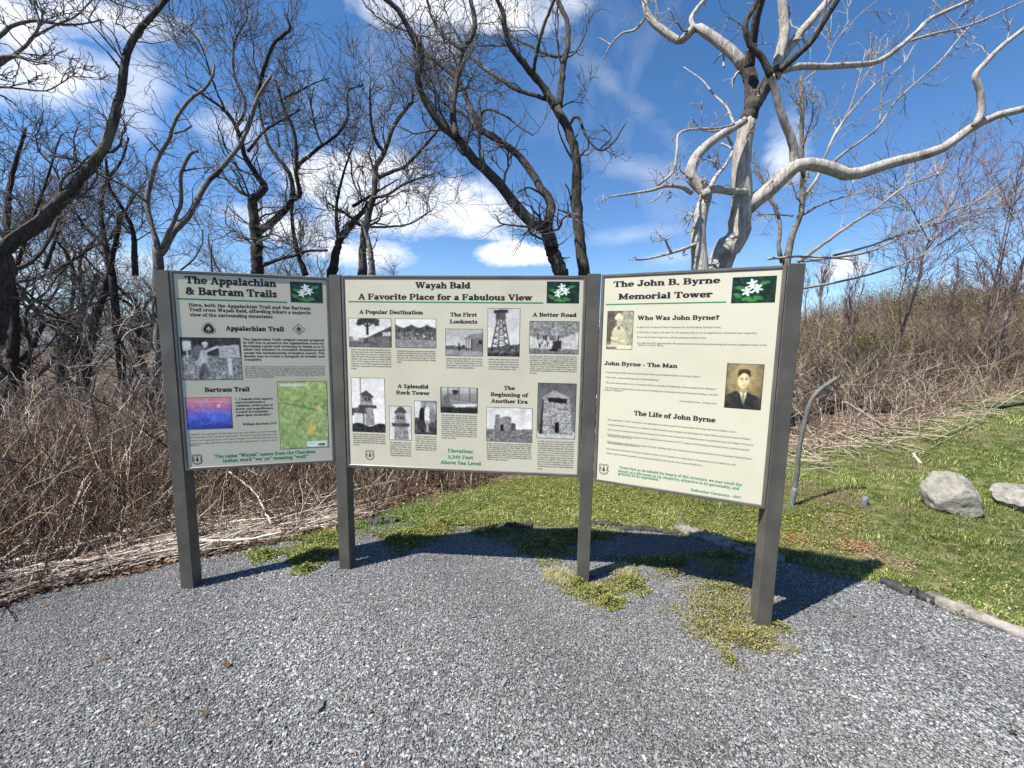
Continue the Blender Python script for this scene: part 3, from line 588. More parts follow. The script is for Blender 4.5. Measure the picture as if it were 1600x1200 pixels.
# middle panel
p,pt=panels[1],parts[1]
TT(p,pt,'heading_lettering','ink',2,'Wayah Bald',476,122,820,124,40,1.27); TT(p,pt,'heading_lettering','ink',2,'A Favorite Place for a Fabulous View',118,194,1207,197,38,1.27)
for a in ((2,'A Popular Destination',125,283,524,284,25),(2,'The First',693,299,860,299,25),(2,'Lookouts',691,342,864,343,25),(2,'A Better Road',1208,299,1483,301,25),(3,'A Splendid',364,106,557,108,24),(3,'Rock Tower',356,145,567,149,24),(3,'The',1029,116,1097,118,24),(3,'Beginning of',946,157,1180,161,24),(3,'Another Era',948,198,1178,202,24)): TT(p,pt,'subheading_lettering','ink',*a)
green_line(p,pt,2,57,207,1275,212,8)
f=LT(p)
caps=[(2,"With its cool summer climate, beautiful scenery, and famous panoramic views, Wayah Bald has been attracting visitors for centuries. During the late 1800s and early 1900s, groups of people camped together. The event is known as \"annual tumble town\". Until camping, when the world's era of chestnuts, was a favorite opportunity among the Nantahala's young people and their guests from the cities.",9,72,510,324,75,627,327,.2,.004),
(2,"Sometimes during the summer as many people camped on Wayah Bald that Sunday worship services were held. Once the Presbyterian minister, Mr. Sanford, preached so nearly a sermon in a group of folks on Wayah Sunday ride.",6,360,518,602,362,588,605,.3,.01),
(2,"Beginning in the 1920s the U.S. Forest Service used Wayah Bald as a fire lookout. In 1927, a cabin was moved here to take advantage of the superior view the site provided in detecting wildfires.",5,668,566,896,670,622,896,.8,.008),
(2,"About 1920, the Forest Service erected a lookout fire tower on Wayah Bald. Chestnut timbers and metal posts were used to support a 12 x 12 foot observation \"cab\".",5,932,571,1122,934,631,1122,.9,.01),
(2,"In 1934, men from the Civilian Conservation Corps (CCC) improved the road to Wayah Bald. In an effort to assist struggling families during the Great Depression of the 1930s, President Franklin Roosevelt created the Civilian Conservation Corps as a way to provide employment for some of the country's young men. Seven CCC camps were eventually established on the Nantahala National Forest.",9,1191,552,1486,1191,656,1484,.6,.006),
(3,"In 1936, the Civilian Conservation Corps began construction of a new and elaborate lookout tower on Wayah Bald. The structure was built of quarried stone with a wooden cab made of oak timber. The tower opened in 1937.",6,86,398,288,88,463,290,.4,.02),
(3,"On September 3, 1937, the new lookout opened to the public. The tower was dedicated to the memory of Mr. John B. Byrne, a former Forest Supervisor of the Nantahala National Forest.",8,319,450,450,320,543,451,.3,.02),
(3,"Visitors climbed to see exhibits on the second floor where they could look out over miles of the scenic mountains. Many here could explain changes the park experiences beauty in 1937.",8,476,413,608,477,508,609,.2,.02),
(3,"The third floor of the tower housed all of the equipment needed for fire detection, and served as living quarters for the watchman. These stairs and drop beds were attached to the walls and a wood stove provided heat and a way to cook. The CCC Carpenters built stools, tables and cabinets of oak. There was a telephone for reporting fires and a radio for entertainment. The lookout man could stay on duty in the tower for as long as two weeks at a time.",12,638,280,862,640,421,860,.8,.015),
(3,"After a few years, moisture cracks developed in the masonry mortar, causing water to seep in and damage portions of the tower. With other fire lookouts in the area, use of this one was discontinued in 1945. For safety reasons the Forest Service elected to remove the tower's upper levels in 1947. Limited repairs and roof replacement for stable, sound conditions in 1983 for generations.",9,921,458,1200,923,556,1202,.7,.015),
(3,"In 1983, the Forest Service reconstructed the upper portion of the popular landmark. Young Adult Conservation Corps and Older American Program replaced the old wooden roof. Master Masons from the community restored a new rock walk of natural stones and visitors enjoy it as it existed. The Young Adult design and preserved the historical integrity of the tower. Each year thousands of people delight in the beauty of the surrounding mountains as viewed from the John B. Byrne Memorial Tower.",13,1240,443,1468,1238,614,1462,.5,.018)]
for (zz,tx,n,a,y0,b_,a2,y1,b2,last,sl) in caps: flow(p,f,zz,tx,n,a,y0,b_,a2,y1,b2,9.5,.95,last,sl)
f.build('small_lettering',M['grey_ink'],pt)
gr=LT(p)
for a in ((3,'Elevation:',678,508,839,513,23),(3,'5,342 Feet',679,546,837,551,23),(3,'Above Sea Level',633,580,886,589,23)): T(p,gr,*a,1.2,8)
gr.build('green_lettering',M['green_ink'],pt)
e=LT(p); shield(p,e,3,192,525,56,60); e.build('emblem',M['ink'],pt)
put_pic(p,pt,pic_flower(2),(2,(1297,79),(1503,79),(1498,217),(1297,215)),'white azalea flower photograph on dark leaves',border=False)
for pc,q,l in ((pic_shelter(),(2,(58,310),(322,312),(327,489),(66,487)),'old photograph of a lone tree above a sloping roof'),(pic_crowd(),(2,(350,312),(604,317),(604,495),(356,490)),'old photograph of a crowd under trees'),(pic_cabin(),(2,(665,376),(896,380),(896,545),(667,541)),'old photograph of a lookout cabin and two figures'),(pic_firetower(),(2,(930,248),(1128,250),(1126,546),(930,543)),'old photograph of a lattice fire tower'),(pic_road(),(2,(1192,328),(1496,332),(1495,533),(1190,526)),'old photograph of men building a road'),
 (pic_tower(12,1),(3,(73,40),(281,46),(288,383),(88,374)),'old photograph of a tower with a flagpole'),(pic_tower(13,2),(3,(313,217),(447,223),(451,431),(319,426)),'small old photograph of a stone tower with a balcony'),(pic_people(),(3,(471,185),(606,190),(608,395),(475,390)),'old photograph of people standing together'),(pic_desk(),(3,(633,100),(864,108),(863,263),(637,256)),'old photograph of a man at a map table'),(pic_ruin(),(3,(922,223),(1208,237),(1202,447),(923,433)),'old photograph of a broken stone tower on a grassy rise'),(pic_stone(),(3,(1243,72),(1482,82),(1470,427),(1238,412)),'photograph of a stone tower with a low hipped roof')): put_pic(p,pt,pc,q,l)
# right panel
p,pt=panels[2],parts[2]
TT(p,pt,'heading_lettering','ink',4,'The John B. Byrne',180,179,964,158,46,1.27); TT(p,pt,'heading_lettering','ink',4,'Memorial Tower',215,271,909,260,46,1.27)
for a in ((4,'Who Was John Byrne?',358,424,960,423,34),(4,'John Byrne - The Man',113,752,651,780,30),(5,'The Life of John Byrne',330,226,930,288,36)): TT(p,pt,'subheading_lettering','ink',*a)
green_line(p,pt,4,126,308,1010,294,9)
f=LT(p)
for a in ((4,"- In April 1931, he became Forest Supervisor for the Nantahala National Forest.",345,481,973,485),(4,"- At that time, his age, at the age of 30, the youngest man to ever be appointed as a National Forest Supervisor.",345,517,1240,529),(4,"- He served as Forest Supervisor until his premature death in 1934.",345,553,862,564),(4,"- On Labor Day 1937, approximately 400 people attended the ceremony dedicating the recently completed tower to the",345,593,1307,620),(4,"memory of John B. Byrne.",362,611,550,618),
 (4,'"A young man of ability and natural energies, with unusual characteristics or personal charm."',120,808,825,852),(4,'"Sincere, unassuming and commanding."',122,848,520,873),(4,'"The sweet repose kept in him. He naturally fell into a position of leadership without purposefully seeking it."',120,884,943,944),(4,'"He will long be remembered, as a man whose friendship was a blessing, his way of living and serving, a constant',118,922,950,986),(5,'bounty of kindness."',116,47,255,58),(5,"The Franklin Press - October 1934",665,130,942,152),
 (5,"- Born September 17, 1897, John Byrne was orphaned at an early age and was raised under the loving care of his mother's sister.",130,262,1085,365),(5,"- During World War I he served as a corporal in a Marine machine gun company and participated in major battles on the front lines of France.",130,298,1190,418),(5,"- After the war he received an honorable discharge and enrolled at the University of California where he graduated from the College of Forestry.",130,333,1213,463),(5,"- During intense pressure to prepare for the establishment of numerous CCC camps on the Nantahala National Forest, he drove himself",128,368,1180,500),(5,"hard and was not the last.",140,386,320,407),(5,"- His health began to deteriorate, but in spite of his job, unfailing vigor and enthusiasm in the quick promotion of the Nantahala National Forest,",126,418,1200,568),(5,"until decline and seen to move it.",138,438,372,468),(5,"- He eventually entered the Veterans Hospital at Oteen, North Carolina, for a long illness. He passed away on October 30, 1934.",124,473,1085,610),(5,"- John B. Byrne had been exposed to poisonous gas during his duty on the front lines in World War I.",122,507,840,612)):
    T(p,f,*a,13,.85,6)
f.build('small_lettering',M['grey_ink'],pt)
gr=LT(p)
for a in ((5,'"Grant that as we behold the beauty of this structure, we may recall the',220,611,1125,763),(5,'beauty of a life lovely in its simplicity, attractive in its personality, and',218,638,1105,790),(5,'gracious in its expression."',216,665,528,717),(5,'Dedication Ceremony - 1937',748,783,1118,849)): T(p,gr,*a,21,1.1,8)
gr.build('green_lettering',M['green_ink'],pt)
e=LT(p); shield(p,e,5,110,627,72,76); e.build('emblem',M['ink'],pt)
put_pic(p,pt,pic_flower(3),(4,(1060,108),(1384,99),(1368,297),(1044,299)),'white azalea flower photograph on dark leaves',border=False)
put_pic(p,pt,pic_ranger(),(4,(142,362),(328,358),(315,639),(130,633)),'sepia photograph of a figure in a broad hat with folded arms')
put_pic(p,pt,pic_portrait(),(4,(1022,743),(1289,755),(1259,1086),(998,1062)),'sepia portrait photograph of a man in a dark suit')
# ---------------------------------------------------------------- ground
def inpoly(x,y,poly):
    poly=np.asarray(poly); m=np.zeros(np.shape(x),bool); n=len(poly)
    for i in range(n):
        x0,y0=poly[i][:2];x1,y1=poly[(i+1)%n][:2]
        if y0==y1: continue
        c=((y0>y)!=(y1>y)); m^=c&(x<(x1-x0)*(y-y0)/(y1-y0)+x0)
    return m
def lay(name,poly,cell,dz,mat,kind='structure',label=None):
    poly=np.asarray(poly)[:,:2]; x0,y0=poly.min(0);x1,y1=poly.max(0)
    xs=np.arange(x0,x1+cell,cell);ys=np.arange(y0,y1+cell,cell); X,Y=np.meshgrid(xs,ys)
    j=.05*np.sin(X*9+3*np.sin(Y*5))+.03*np.sin(Y*23+X*17)
    I=inpoly(X+cell/2+j,Y+cell/2+j*.8,poly)[:-1,:-1]
    idx=np.arange(X.size).reshape(X.shape); F=np.stack([idx[:-1,:-1],idx[:-1,1:],idx[1:,1:],idx[1:,:-1]],-1)[I]
    V=np.stack([X.ravel(),Y.ravel(),zt(X.ravel(),Y.ravel())+dz],1)
    u,inv=np.unique(F,return_inverse=True); V=V[u];F=inv.reshape(F.shape)
    o=mesh_np(name,V,[F],mat,smooth=True); tag(o,label,kind=kind); return o
M['soil']=mat_noise('forest_floor',[(.25,(.035,.024,.017)),(.45,(.085,.060,.042)),(.6,(.15,.11,.08)),(.78,(.24,.19,.145))],scale=14,detail=10,rough=.9,spec=.1,bst=.9,bsc=30,bd=.03)
M['lawn']=mat_noise('lawn_thatch',[(.28,(.028,.045,.010)),(.45,(.060,.085,.020)),(.58,(.12,.125,.045)),(.75,(.23,.19,.11))],scale=9,detail=10,rough=.9,spec=.1,bst=.8,bsc=60,bd=.02)
def gravel_mat():
    m,nt,b=new_mat('gravel_bed'); v=coords(nt)
    vo=nd(nt,'ShaderNodeTexVoronoi'); vo.inputs['Scale'].default_value=110; nt.links.new(v,vo.inputs['Vector'])
    c=ramp(nt,vo.outputs['Color'],[(.1,(.06,.058,.055)),(.5,(.13,.127,.12)),(.8,(.22,.215,.205)),(.95,(.42,.41,.4))])
    c=mixc(nt,1.0,c,ramp(nt,noise(nt,v,1.3,4),[(.35,(.75,.75,.75)),(.65,(1.1,1.08,1.04))]),'MULTIPLY')
    nt.links.new(c,b.inputs['Base Color']); b.inputs['Roughness'].default_value=.85
    bump(nt,b,vo.outputs['Distance'],1.0,.02); return m
M['gravel']=gravel_mat()
rr=np.concatenate([np.linspace(0,14,95),np.geomspace(14.3,3500,46)]); aa=np.linspace(0,2*np.pi,361)[:-1]
Rg,Ag=np.meshgrid(rr,aa,indexing='ij'); X=Rg*np.cos(Ag);Y=Rg*np.sin(Ag)
idx=np.arange(X.size).reshape(X.shape); nx=np.roll(idx,-1,axis=1)
F=np.stack([idx[:-1],idx[1:],nx[1:],nx[:-1]],-1).reshape(-1,4)
o=mesh_np('ground',np.stack([X.ravel(),Y.ravel(),zt(X,Y).ravel()],1),[F],M['soil'],smooth=True); tag(o,kind='structure')
# distant ridges
M['ridge']=mat_noise('bare_forest_ridge',[(.3,(.07,.075,.085)),(.7,(.15,.15,.165))],scale=.02,detail=10,rough=1,bst=0)
a=np.linspace(0,2*np.pi,241); prof=[]
for k,(rad,hh) in enumerate(((800,-60),(1150,-12),(1500,22),(2000,30),(2600,44))):
    z=hh+(10+4*k)*(np.sin(a*5+k)+.6*np.sin(a*11+2*k)+.35*np.sin(a*23+k*3))*(k>0); z[-1]=z[0]
    prof.append(np.stack([rad*np.cos(a),rad*np.sin(a),z],1))
V=np.concatenate(prof); idx=np.arange(len(V)).reshape(5,-1); F=np.stack([idx[:-1,:-1],idx[:-1,1:],idx[1:,1:],idx[1:,:-1]],-1).reshape(-1,4)
o=mesh_np('hills',V,[F],M['ridge'],smooth=True); tag(o,kind='structure')
GPX=[(0,962),(60,930),(200,903),(290,878),(360,868),(440,850),(500,836),(560,826),(620,820),(720,824),(800,822),(880,826),(980,829),(1080,842),(1180,868),(1290,895),(1390,918),(1455,946),(1600,1000),(1800,1072)]
gp=[gnd(*q)[:2] for q in GPX]
gravel_poly=[(-6,.2)]+[(-4.2,1.3)]+gp+[(5.5,-.5),(5.5,-5),(-6,-5)]
lay('gravel_path',gravel_poly,.04,.010,M['gravel'])
LPX=[(560,815),(640,792),(700,778),(770,758),(850,742),(950,722),(1060,706),(1160,700),(1250,700),(1330,682),(1400,670),(1500,636),(1600,604),(1800,585)]
lp=[gnd(*q)[:2] for q in LPX]
lawn_poly=lp+[(14,12),(14,1.0)]+[g_ for g_ in gp[::-1][:-6]]
lay('lawn',lawn_poly,.07,.006,M['lawn'])
def in_view(P,mx=40,my=60):
    u,v,f=toPx(P); return (f>.2)&(u>-mx)&(u<1600+mx)&(v<1200+my)
# ---- crushed stone
def stones(n,poly,smin,smax,seed,dens=None):
    rs=np.random.default_rng(seed); out=[]
    poly=np.asarray(poly); x0,y0=-4.4,.7; x1,y1=4.9,3.9
    X=rs.uniform(x0,x1,n);Y=rs.uniform(y0,y1,n)
    k=inpoly(X,Y,poly); X,Y=X[k],Y[k]; Z=zt(X,Y); P=np.stack([X,Y,Z],1); k=in_view(P); P=P[k]; return P
def stone_mesh(P,rs,size):
    M_=len(P); b=np.array([(1,0,0),(-1,0,0),(0,1,0),(0,-1,0),(0,0,1),(0,0,-1)],float)
    T=np.array([(0,2,4),(2,1,4),(1,3,4),(3,0,4)])          # upper half only touches light; lower half sits in the bed
    T2=np.array([(2,0,5),(1,2,5),(3,1,5),(0,3,5)])
    V=np.tile(b,(M_,1,1))*(1+rs.uniform(-.35,.35,(M_,6,3)))+rs.uniform(-.22,.22,(M_,6,3))
    V=V*(size[:,None,None]*np.stack([rs.uniform(.8,1.35,M_),rs.uniform(.55,.9,M_),rs.uniform(.35,.6,M_)],1)[:,None,:])
    a=rs.uniform(0,2*np.pi,M_); t=rs.normal(0,.35,M_)
    ca,sa=np.cos(a)[:,None],np.sin(a)[:,None]; ct,st=np.cos(t)[:,None],np.sin(t)[:,None]
    x,y,z=V[...,0],V[...,1],V[...,2]; y,z=y*ct-z*st,y*st+z*ct; x,y=x*ca-y*sa,x*sa+y*ca
    V=np.stack([x,y,z],-1)+P[:,None,:]
    F=np.concatenate([T,T2])[None]+6*np.arange(M_)[:,None,None]
    return V.reshape(-1,3),F.reshape(-1,3)
rs=np.random.default_rng(11)
P=stones(NSTONE,gravel_poly,0,0,5)
fine=np.clip(.5+.8*np.sin(P[:,0]*.9-1.2+.6*np.sin(P[:,1]*1.7))*np.sin(P[:,1]*1.6+P[:,0]*.7),0,1)
sz=.0044*np.exp(rs.normal(0,.36,len(P)))*(1-.28*fine); P[:,2]+=.010+sz*rs.uniform(.15,.75,len(P))
tone=rs.choice([.10,.15,.20,.26,.34,.50],len(P),p=[.12,.20,.26,.24,.14,.04])*np.exp(rs.normal(0,.12,len(P)))
low=.9+.22*np.sin(P[:,0]*1.9+1)*np.sin(P[:,1]*2.7+P[:,0])*.6+.06*np.sin(P[:,0]*7+P[:,1]*5)
hue=rs.normal(0,.045,len(P)); tone=tone*(1-.45*fine)+.19*.45*fine; C=np.stack([tone*low*(.99+hue+.02*fine),tone*low,tone*low*(1.01-hue-.02*fine)],1)
V,F=stone_mesh(P,rs,sz)
o=mesh_np('gravel',V,[F],M['stone'],col=np.repeat(C,6,0)); tag(o,'loose crushed grey stone covering the path',kind='stuff')
print('stones',len(P))
P=stones(900,gravel_poly,0,0,77); P=P[rs.random(len(P))<.13]; n=len(P); P[:,2]+=.02
DEBRIS=P
# ---- grass blades: curved thin triangles
def blades(P,rs,L,w,C,lean=.5,flat=0):
    M_=len(P); a=rs.uniform(0,2*np.pi,M_); d=np.stack([np.cos(a),np.sin(a),np.zeros(M_)],1); s=np.stack([-np.sin(a),np.cos(a),np.zeros(M_)],1)
    le=np.abs(rs.normal(lean,.35,M_))[:,None]; L=L[:,None];w=w[:,None]; up=np.array([[0,0,1.]])
    n=np.sqrt(1+le**2)
    p1=P+(up*.62+d*le*.35)*L/n; p2=P+(up*(.95-flat)+d*le*1.1)*L/n
    V=np.stack([P-s*w,P+s*w,p1-s*w*.8,p1+s*w*.8,p2],1).reshape(-1,3)
    i=5*np.arange(M_)[:,None]
    Q=i+np.array([[0,1,3,2]]);T_=i+np.array([[2,3,4]])
    return V,Q,T_,np.repeat(C,5,0)
def pal(rs,n,cols,p,j=.18):
    c=np.array(cols)[rs.choice(len(cols),n,p=p)]; return c*np.exp(rs.normal(0,j,(n,1)))
def rand_in(poly,n,rs,box=None,view=True):
    poly=np.asarray(poly)[:,:2]; x0,y0=poly.min(0);x1,y1=poly.max(0); 
    X=rs.uniform(x0,x1,n);Y=rs.uniform(y0,y1,n);k=inpoly(X,Y,poly);X,Y=X[k],Y[k]; P=np.stack([X,Y,zt(X,Y)],1)
    return P[in_view(P)] if view else P
def polar_in(poly,n,rs,r0=2,r1=14):
    """more points near the camera, as the eye sees them"""
    r=np.exp(rs.uniform(np.log(r0),np.log(r1),n)); a=rs.uniform(R(20),R(110),n); X=r*np.cos(a);Y=r*np.sin(a); k=inpoly(X,Y,np.asarray(poly)[:,:2]); X,Y=X[k],Y[k]
    P=np.stack([X,Y,zt(X,Y)],1); return P[in_view(P)]
rs=np.random.default_rng(21)
P=polar_in(lawn_poly,NGRASS,rs)
# how grassy each spot is: clumps right, moss and thatch to the left and near the edging
X,Y=P[:,0],P[:,1]
cl=np.sin(X*5.1+1.3*np.sin(Y*4))*np.sin(Y*6.3+1.7*np.sin(X*3))+.6*np.sin(X*11+Y*3)*np.sin(Y*13-X*4)
grassy=np.clip((X-.9)/1.2,0,1)*1.0+.25; keep=rs.random(len(P))<np.clip(grassy*(.62+.42*cl),.06,1); P=P[keep];X=P[:,0];Y=P[:,1];cl=cl[keep]
dist=np.hypot(X,Y); n=len(P)
C=pal(rs,n,[(.095,.145,.022),(.15,.205,.036),(.26,.275,.08),(.43,.37,.21),(.042,.070,.015)],[.25,.24,.19,.18,.14],.25)
C*=np.clip(1+.28*np.sin(X*1.3+Y*2.1)+.30*cl,.45,1.6)[:,None]
br=np.clip(np.sin(X*2.3+1.1*np.sin(Y*1.9))*np.sin(Y*2.9+X)-.35,0,.6)[:,None]*1.5; C=C*(1-br)+br*np.array([[.27,.21,.12]])
L=rs.uniform(.02,.055,n)*(1+.9*np.clip(cl,0,1)); wd=rs.uniform(.0012,.0022,n)*(1+dist*.08)
V,Q,T_,Cc=blades(P,rs,L,wd,C,.8,.35)
o=mesh_np('grass',V,[Q,T_],M['leaf'],col=Cc); tag(o,'short spring grass growing over the bald beyond the gravel',kind='stuff'); print('blades',n)
# ---- small leaved ground cover
def leaflets(P,rs,s,C,tilt=.6,n=1,up=.0):
    """little pointed leaves: 4-vertex diamonds with a fold"""
    M_=len(P); a=rs.uniform(0,2*np.pi,M_); d=np.stack([np.cos(a),np.sin(a),rs.normal(.25+up,tilt,M_)],1); d/=np.linalg.norm(d,axis=1,keepdims=True)
    sd_=np.cross(d,np.array([[0,0,1.]])); sd_/=np.linalg.norm(sd_,axis=1,keepdims=True)+1e-6; s=s[:,None]
    nrm=np.cross(sd_,d)
    V=np.stack([P,P+d*s*.5+sd_*s*.33+nrm*s*.08,P+d*s,P+d*s*.5-sd_*s*.33+nrm*s*.08],1).reshape(-1,3)
    i=4*np.arange(M_)[:,None]; F=np.concatenate([i+np.array([[0,1,2]]),i+np.array([[0,2,3]])]); return V,F,np.repeat(C,4,0)
CPX=[(330,885),(400,858),(470,842),(540,830),(560,812),(640,785),(760,752),(900,735),(1100,740),(1250,772),(1360,800),(1330,868),(1240,880),(1180,866),(1080,842),(980,826),(880,842),(800,826),(700,822),(690,850),(640,862),(600,845),(560,830),(520,872),(440,885),(380,872)]
cpoly=[gnd(*q)[:2] for q in CPX]
P=rand_in(cpoly,NCOVER,rs); X,Y=P[:,0],P[:,1]
cl=np.sin(X*6+2*np.sin(Y*5))*np.sin(Y*7+2*np.sin(X*4+1))+.5*np.sin(X*17)*np.sin(Y*19)
k=(rs.random(len(P))<np.clip(.75+.5*cl,.1,1)); P=P[k];cl=cl[k];n=len(P); X=P[:,0]
P[:,2]+=.006+np.clip(.012+.012*cl,0,.03)*rs.random(n)+.01*rs.random(n)
C=pal(rs,n,[(.24,.255,.035),(.14,.185,.028),(.36,.34,.08),(.27,.18,.09),(.07,.10,.02)],[.29,.24,.14,.17,.16])
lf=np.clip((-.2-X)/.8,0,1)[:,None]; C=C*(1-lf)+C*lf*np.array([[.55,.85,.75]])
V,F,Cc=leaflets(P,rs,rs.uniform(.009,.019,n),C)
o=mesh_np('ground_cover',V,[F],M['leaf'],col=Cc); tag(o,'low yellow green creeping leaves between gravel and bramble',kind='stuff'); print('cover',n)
# ---- weeds through the gravel
def weed_patch(name,label,blobs,n,cols,p,seed,h=.03,s=(.010,.02)):
    rs=np.random.default_rng(seed); PP=[]
    for (px,py,rx,ry,wt) in blobs:
        c=gnd(px,py); ex=abs(gnd(px+rx,py)[0]-c[0]); ey=abs(gnd(px,py-ry)[1]-c[1]); m=int(n*wt)
        a=rs.uniform(0,2*np.pi,m); r=rs.random(m)**.65*(1+.3*np.sin(a*3+seed)+.2*np.sin(a*7)); X=c[0]+ex*r*np.cos(a);Y=c[1]+ey*r*np.sin(a)
        PP.append(np.stack([X,Y,zt(X,Y)+.010+h*rs.random(m)*np.clip(1-r,0.15,1)],1))
    P=np.concatenate(PP); C=pal(rs,len(P),cols,p,.22); V,F,Cc=leaflets(P,rs,rs.uniform(*s,len(P)),C,.6,up=.2)
    o=mesh_np(name,V,[F],M['leaf'],col=Cc); return tag(o,label,kind='stuff')
gc=[(.19,.215,.035),(.11,.15,.024),(.30,.29,.09),(.19,.11,.06),(.31,.25,.15)]
weed_patch('weeds','reddish brown and green weeds in the gravel at the foot of the right post',[(1130,925,60,22,.2),(1130,960,75,32,.35),(1165,1000,60,24,.3),(1215,985,22,14,.04),(1140,1035,14,18,.03),(1100,985,30,20,.06),(1050,900,40,12,.07)],12000,gc,[.24,.22,.1,.18,.26],4,.045,(.006,.014))
weed_patch('weeds','yellow green weeds in the gravel before the third post',[(935,930,45,16,.4),(950,945,24,10,.3),(985,915,30,16,.3),(900,915,20,10,.15)],5200,gc,[.36,.25,.15,.1,.14],5,.06,(.008,.018))
weed_patch('weeds','green weeds spilling over the shaded gravel edge behind the board',[(635,842,42,18,.4),(490,868,46,20,.4),(690,822,40,16,.2),(510,845,50,18,.2),(850,852,60,22,.4),(480,893,16,6,.05),(415,870,30,10,.1),(1030,880,60,10,.15),(900,838,70,10,.25),(770,832,50,8,.12),(1130,872,50,8,.12)],10500,gc,[.30,.42,.12,.06,.10],6,.06,(.011,.021))
def tuft(px,py,rad,n,H,cols,p,label,group,seed):
    rs=np.random.default_rng(seed); c=gnd(px,py); e=empty('grass_tuft',c) if False else None
    a=rs.uniform(0,2*np.pi,n);r=rad*rs.random(n)**.6; X=c[0]+r*np.cos(a);Y=c[1]+r*np.sin(a)*.8
    P=np.stack([X,Y,zt(X,Y)+.005],1); C=pal(rs,n,cols,p); L=rs.uniform(.5,1.15,n)*H
    V,Q,T_,Cc=blades(P,rs,L,rs.uniform(.0011,.0019,n),C,1.1,.45)
    o=mesh_np('grass_tuft',V,[Q,T_],M['leaf'],col=Cc,origin=c); tag(o,label,'grass tuft',group); return o
straw=[(.42,.38,.21),(.30,.28,.12),(.17,.20,.05),(.52,.48,.30)]
tuft(872,905,.10,900,.085,straw,[.4,.25,.15,.2],'straw coloured grass tuft left of the third post','pale grass tufts around the third post',1)
tuft(975,897,.085,700,.08,straw,[.35,.25,.25,.15],'straw coloured grass tuft right of the third post','pale grass tufts around the third post',2)
tuft(1135,960,.30,420,.05,straw,[.3,.3,.35,.05],'thin scatter of grass blades among the weeds before the right post','weedy grass in the gravel',3)
tuft(940,935,.16,300,.05,straw,[.3,.3,.35,.05],'thin scatter of grass blades among the weeds before the third post','weedy grass in the gravel',4)
gg=[(.12,.18,.035),(.20,.24,.07),(.30,.28,.14)]
for i,(px,py,r_,H,lb) in enumerate([(1240,800,.12,.07,'pale green grass tuft under the bent pipe, nearest the right post'),(1290,890,.16,.07,'grass tuft in the board shadow right of the last post'),(1120,890,.13,.06,'shaded grass tuft left of the last post'),(1420,870,.17,.06,'grass tuft in front of the boulders'),(1370,830,.16,.06,'grass tuft below the short pipe stub'),(1120,780,.16,.05,'pale grass tuft seen below the right panel'),(1470,812,.20,.07,'long grass tuft at the foot of the notched boulder'),(1575,806,.20,.07,'long grass tuft at the foot of the flat boulder'),(1440,775,.13,.07,'grass tuft against the left side of the notched boulder')]):
    tuft(px,py,r_,620,H,gg,[.4,.35,.25],lb,'green grass tufts on the lawn',10+i)
# ---- fallen leaves and chips on the lawn and the bed
P=np.concatenate([polar_in(lawn_poly,7000,rs,2.2,12)]); n=len(P); P[:,2]+=.012+.02*rs.random(n)
C=pal(rs,n,[(.30,.22,.14),(.45,.38,.27),(.62,.58,.48),(.20,.10,.05)],[.42,.3,.05,.23])
V,F,Cc=leaflets(P,rs,rs.uniform(.008,.022,n),C,.25); V2,F2,C2=V,F,Cc
LP=[(-300,1060),(0,958),(60,932),(200,903),(290,880),(440,852),(560,826),(640,785),(760,750),(900,712),(1100,700),(1260,712),(1400,685),(1600,615),(1600,560),(900,560),(-300,600)]
under=[gnd(*q)[:2] if q[1]>620 else (q[0]/1600*20-9,17) for q in LP]
rs=np.random.default_rng(33)
r=np.exp(rs.uniform(np.log(2),np.log(9),NLIT));a=rs.uniform(R(40),R(150),NLIT);X=r*np.cos(a);Y=r*np.sin(a);k=inpoly(X,Y,np.array(under));X,Y=X[k],Y[k]
P=np.stack([X,Y,zt(X,Y)+.005+.04*rs.random(len(X))],1);P=P[in_view(P)];n=len(P)
P=np.concatenate([P,DEBRIS]);n=len(P)
C=pal(rs,n,[(.13,.068,.036),(.21,.125,.072),(.32,.23,.15),(.46,.39,.30),(.07,.038,.025)],[.31,.28,.14,.05,.22])
V,F,Cc=leaflets(P,rs,rs.uniform(.015,.045,n),C,.4)
o=mesh_np('leaf_litter',np.concatenate([V,V2]),[np.concatenate([F,F2+len(V)])],M['litter'],col=np.concatenate([Cc,C2])); tag(o,'dry brown fallen leaves under the brambles and across the grass',kind='stuff'); print('litter',n)
def rust(px,py,rx,ry,n,seed):
    rs=np.random.default_rng(seed); c=gnd(px,py); ex=abs(gnd(px+rx,py)[0]-c[0]);ey=abs(gnd(px,py-ry)[1]-c[1]);a=rs.uniform(0,2*np.pi,n);r=rs.random(n)**.6;X=c[0]+ex*r*np.cos(a);Y=c[1]+ey*r*np.sin(a)
    return np.stack([X,Y,zt(X,Y)+.01+.012*rs.random(n)],1)
P=np.concatenate([rust(1340,855,42,10,1300,1),rust(1238,842,20,8,500,2),rust(1330,820,45,16,1400,3),rust(1390,880,50,16,900,4)]);n=len(P)
C=pal(rs,n,[(.26,.075,.03),(.30,.20,.11),(.36,.29,.19)],[.4,.35,.25]); C[1800:]=pal(rs,n-1800,[(.34,.26,.17),(.24,.18,.10)],[.5,.5])
V,F,Cc=leaflets(P,rs,rs.uniform(.008,.018,n),C,.3); o=mesh_np('dry_moss',V,[F],M['litter'],col=Cc); tag(o,'rust red and straw dry moss patches in the lawn near the short pipe',kind='stuff')
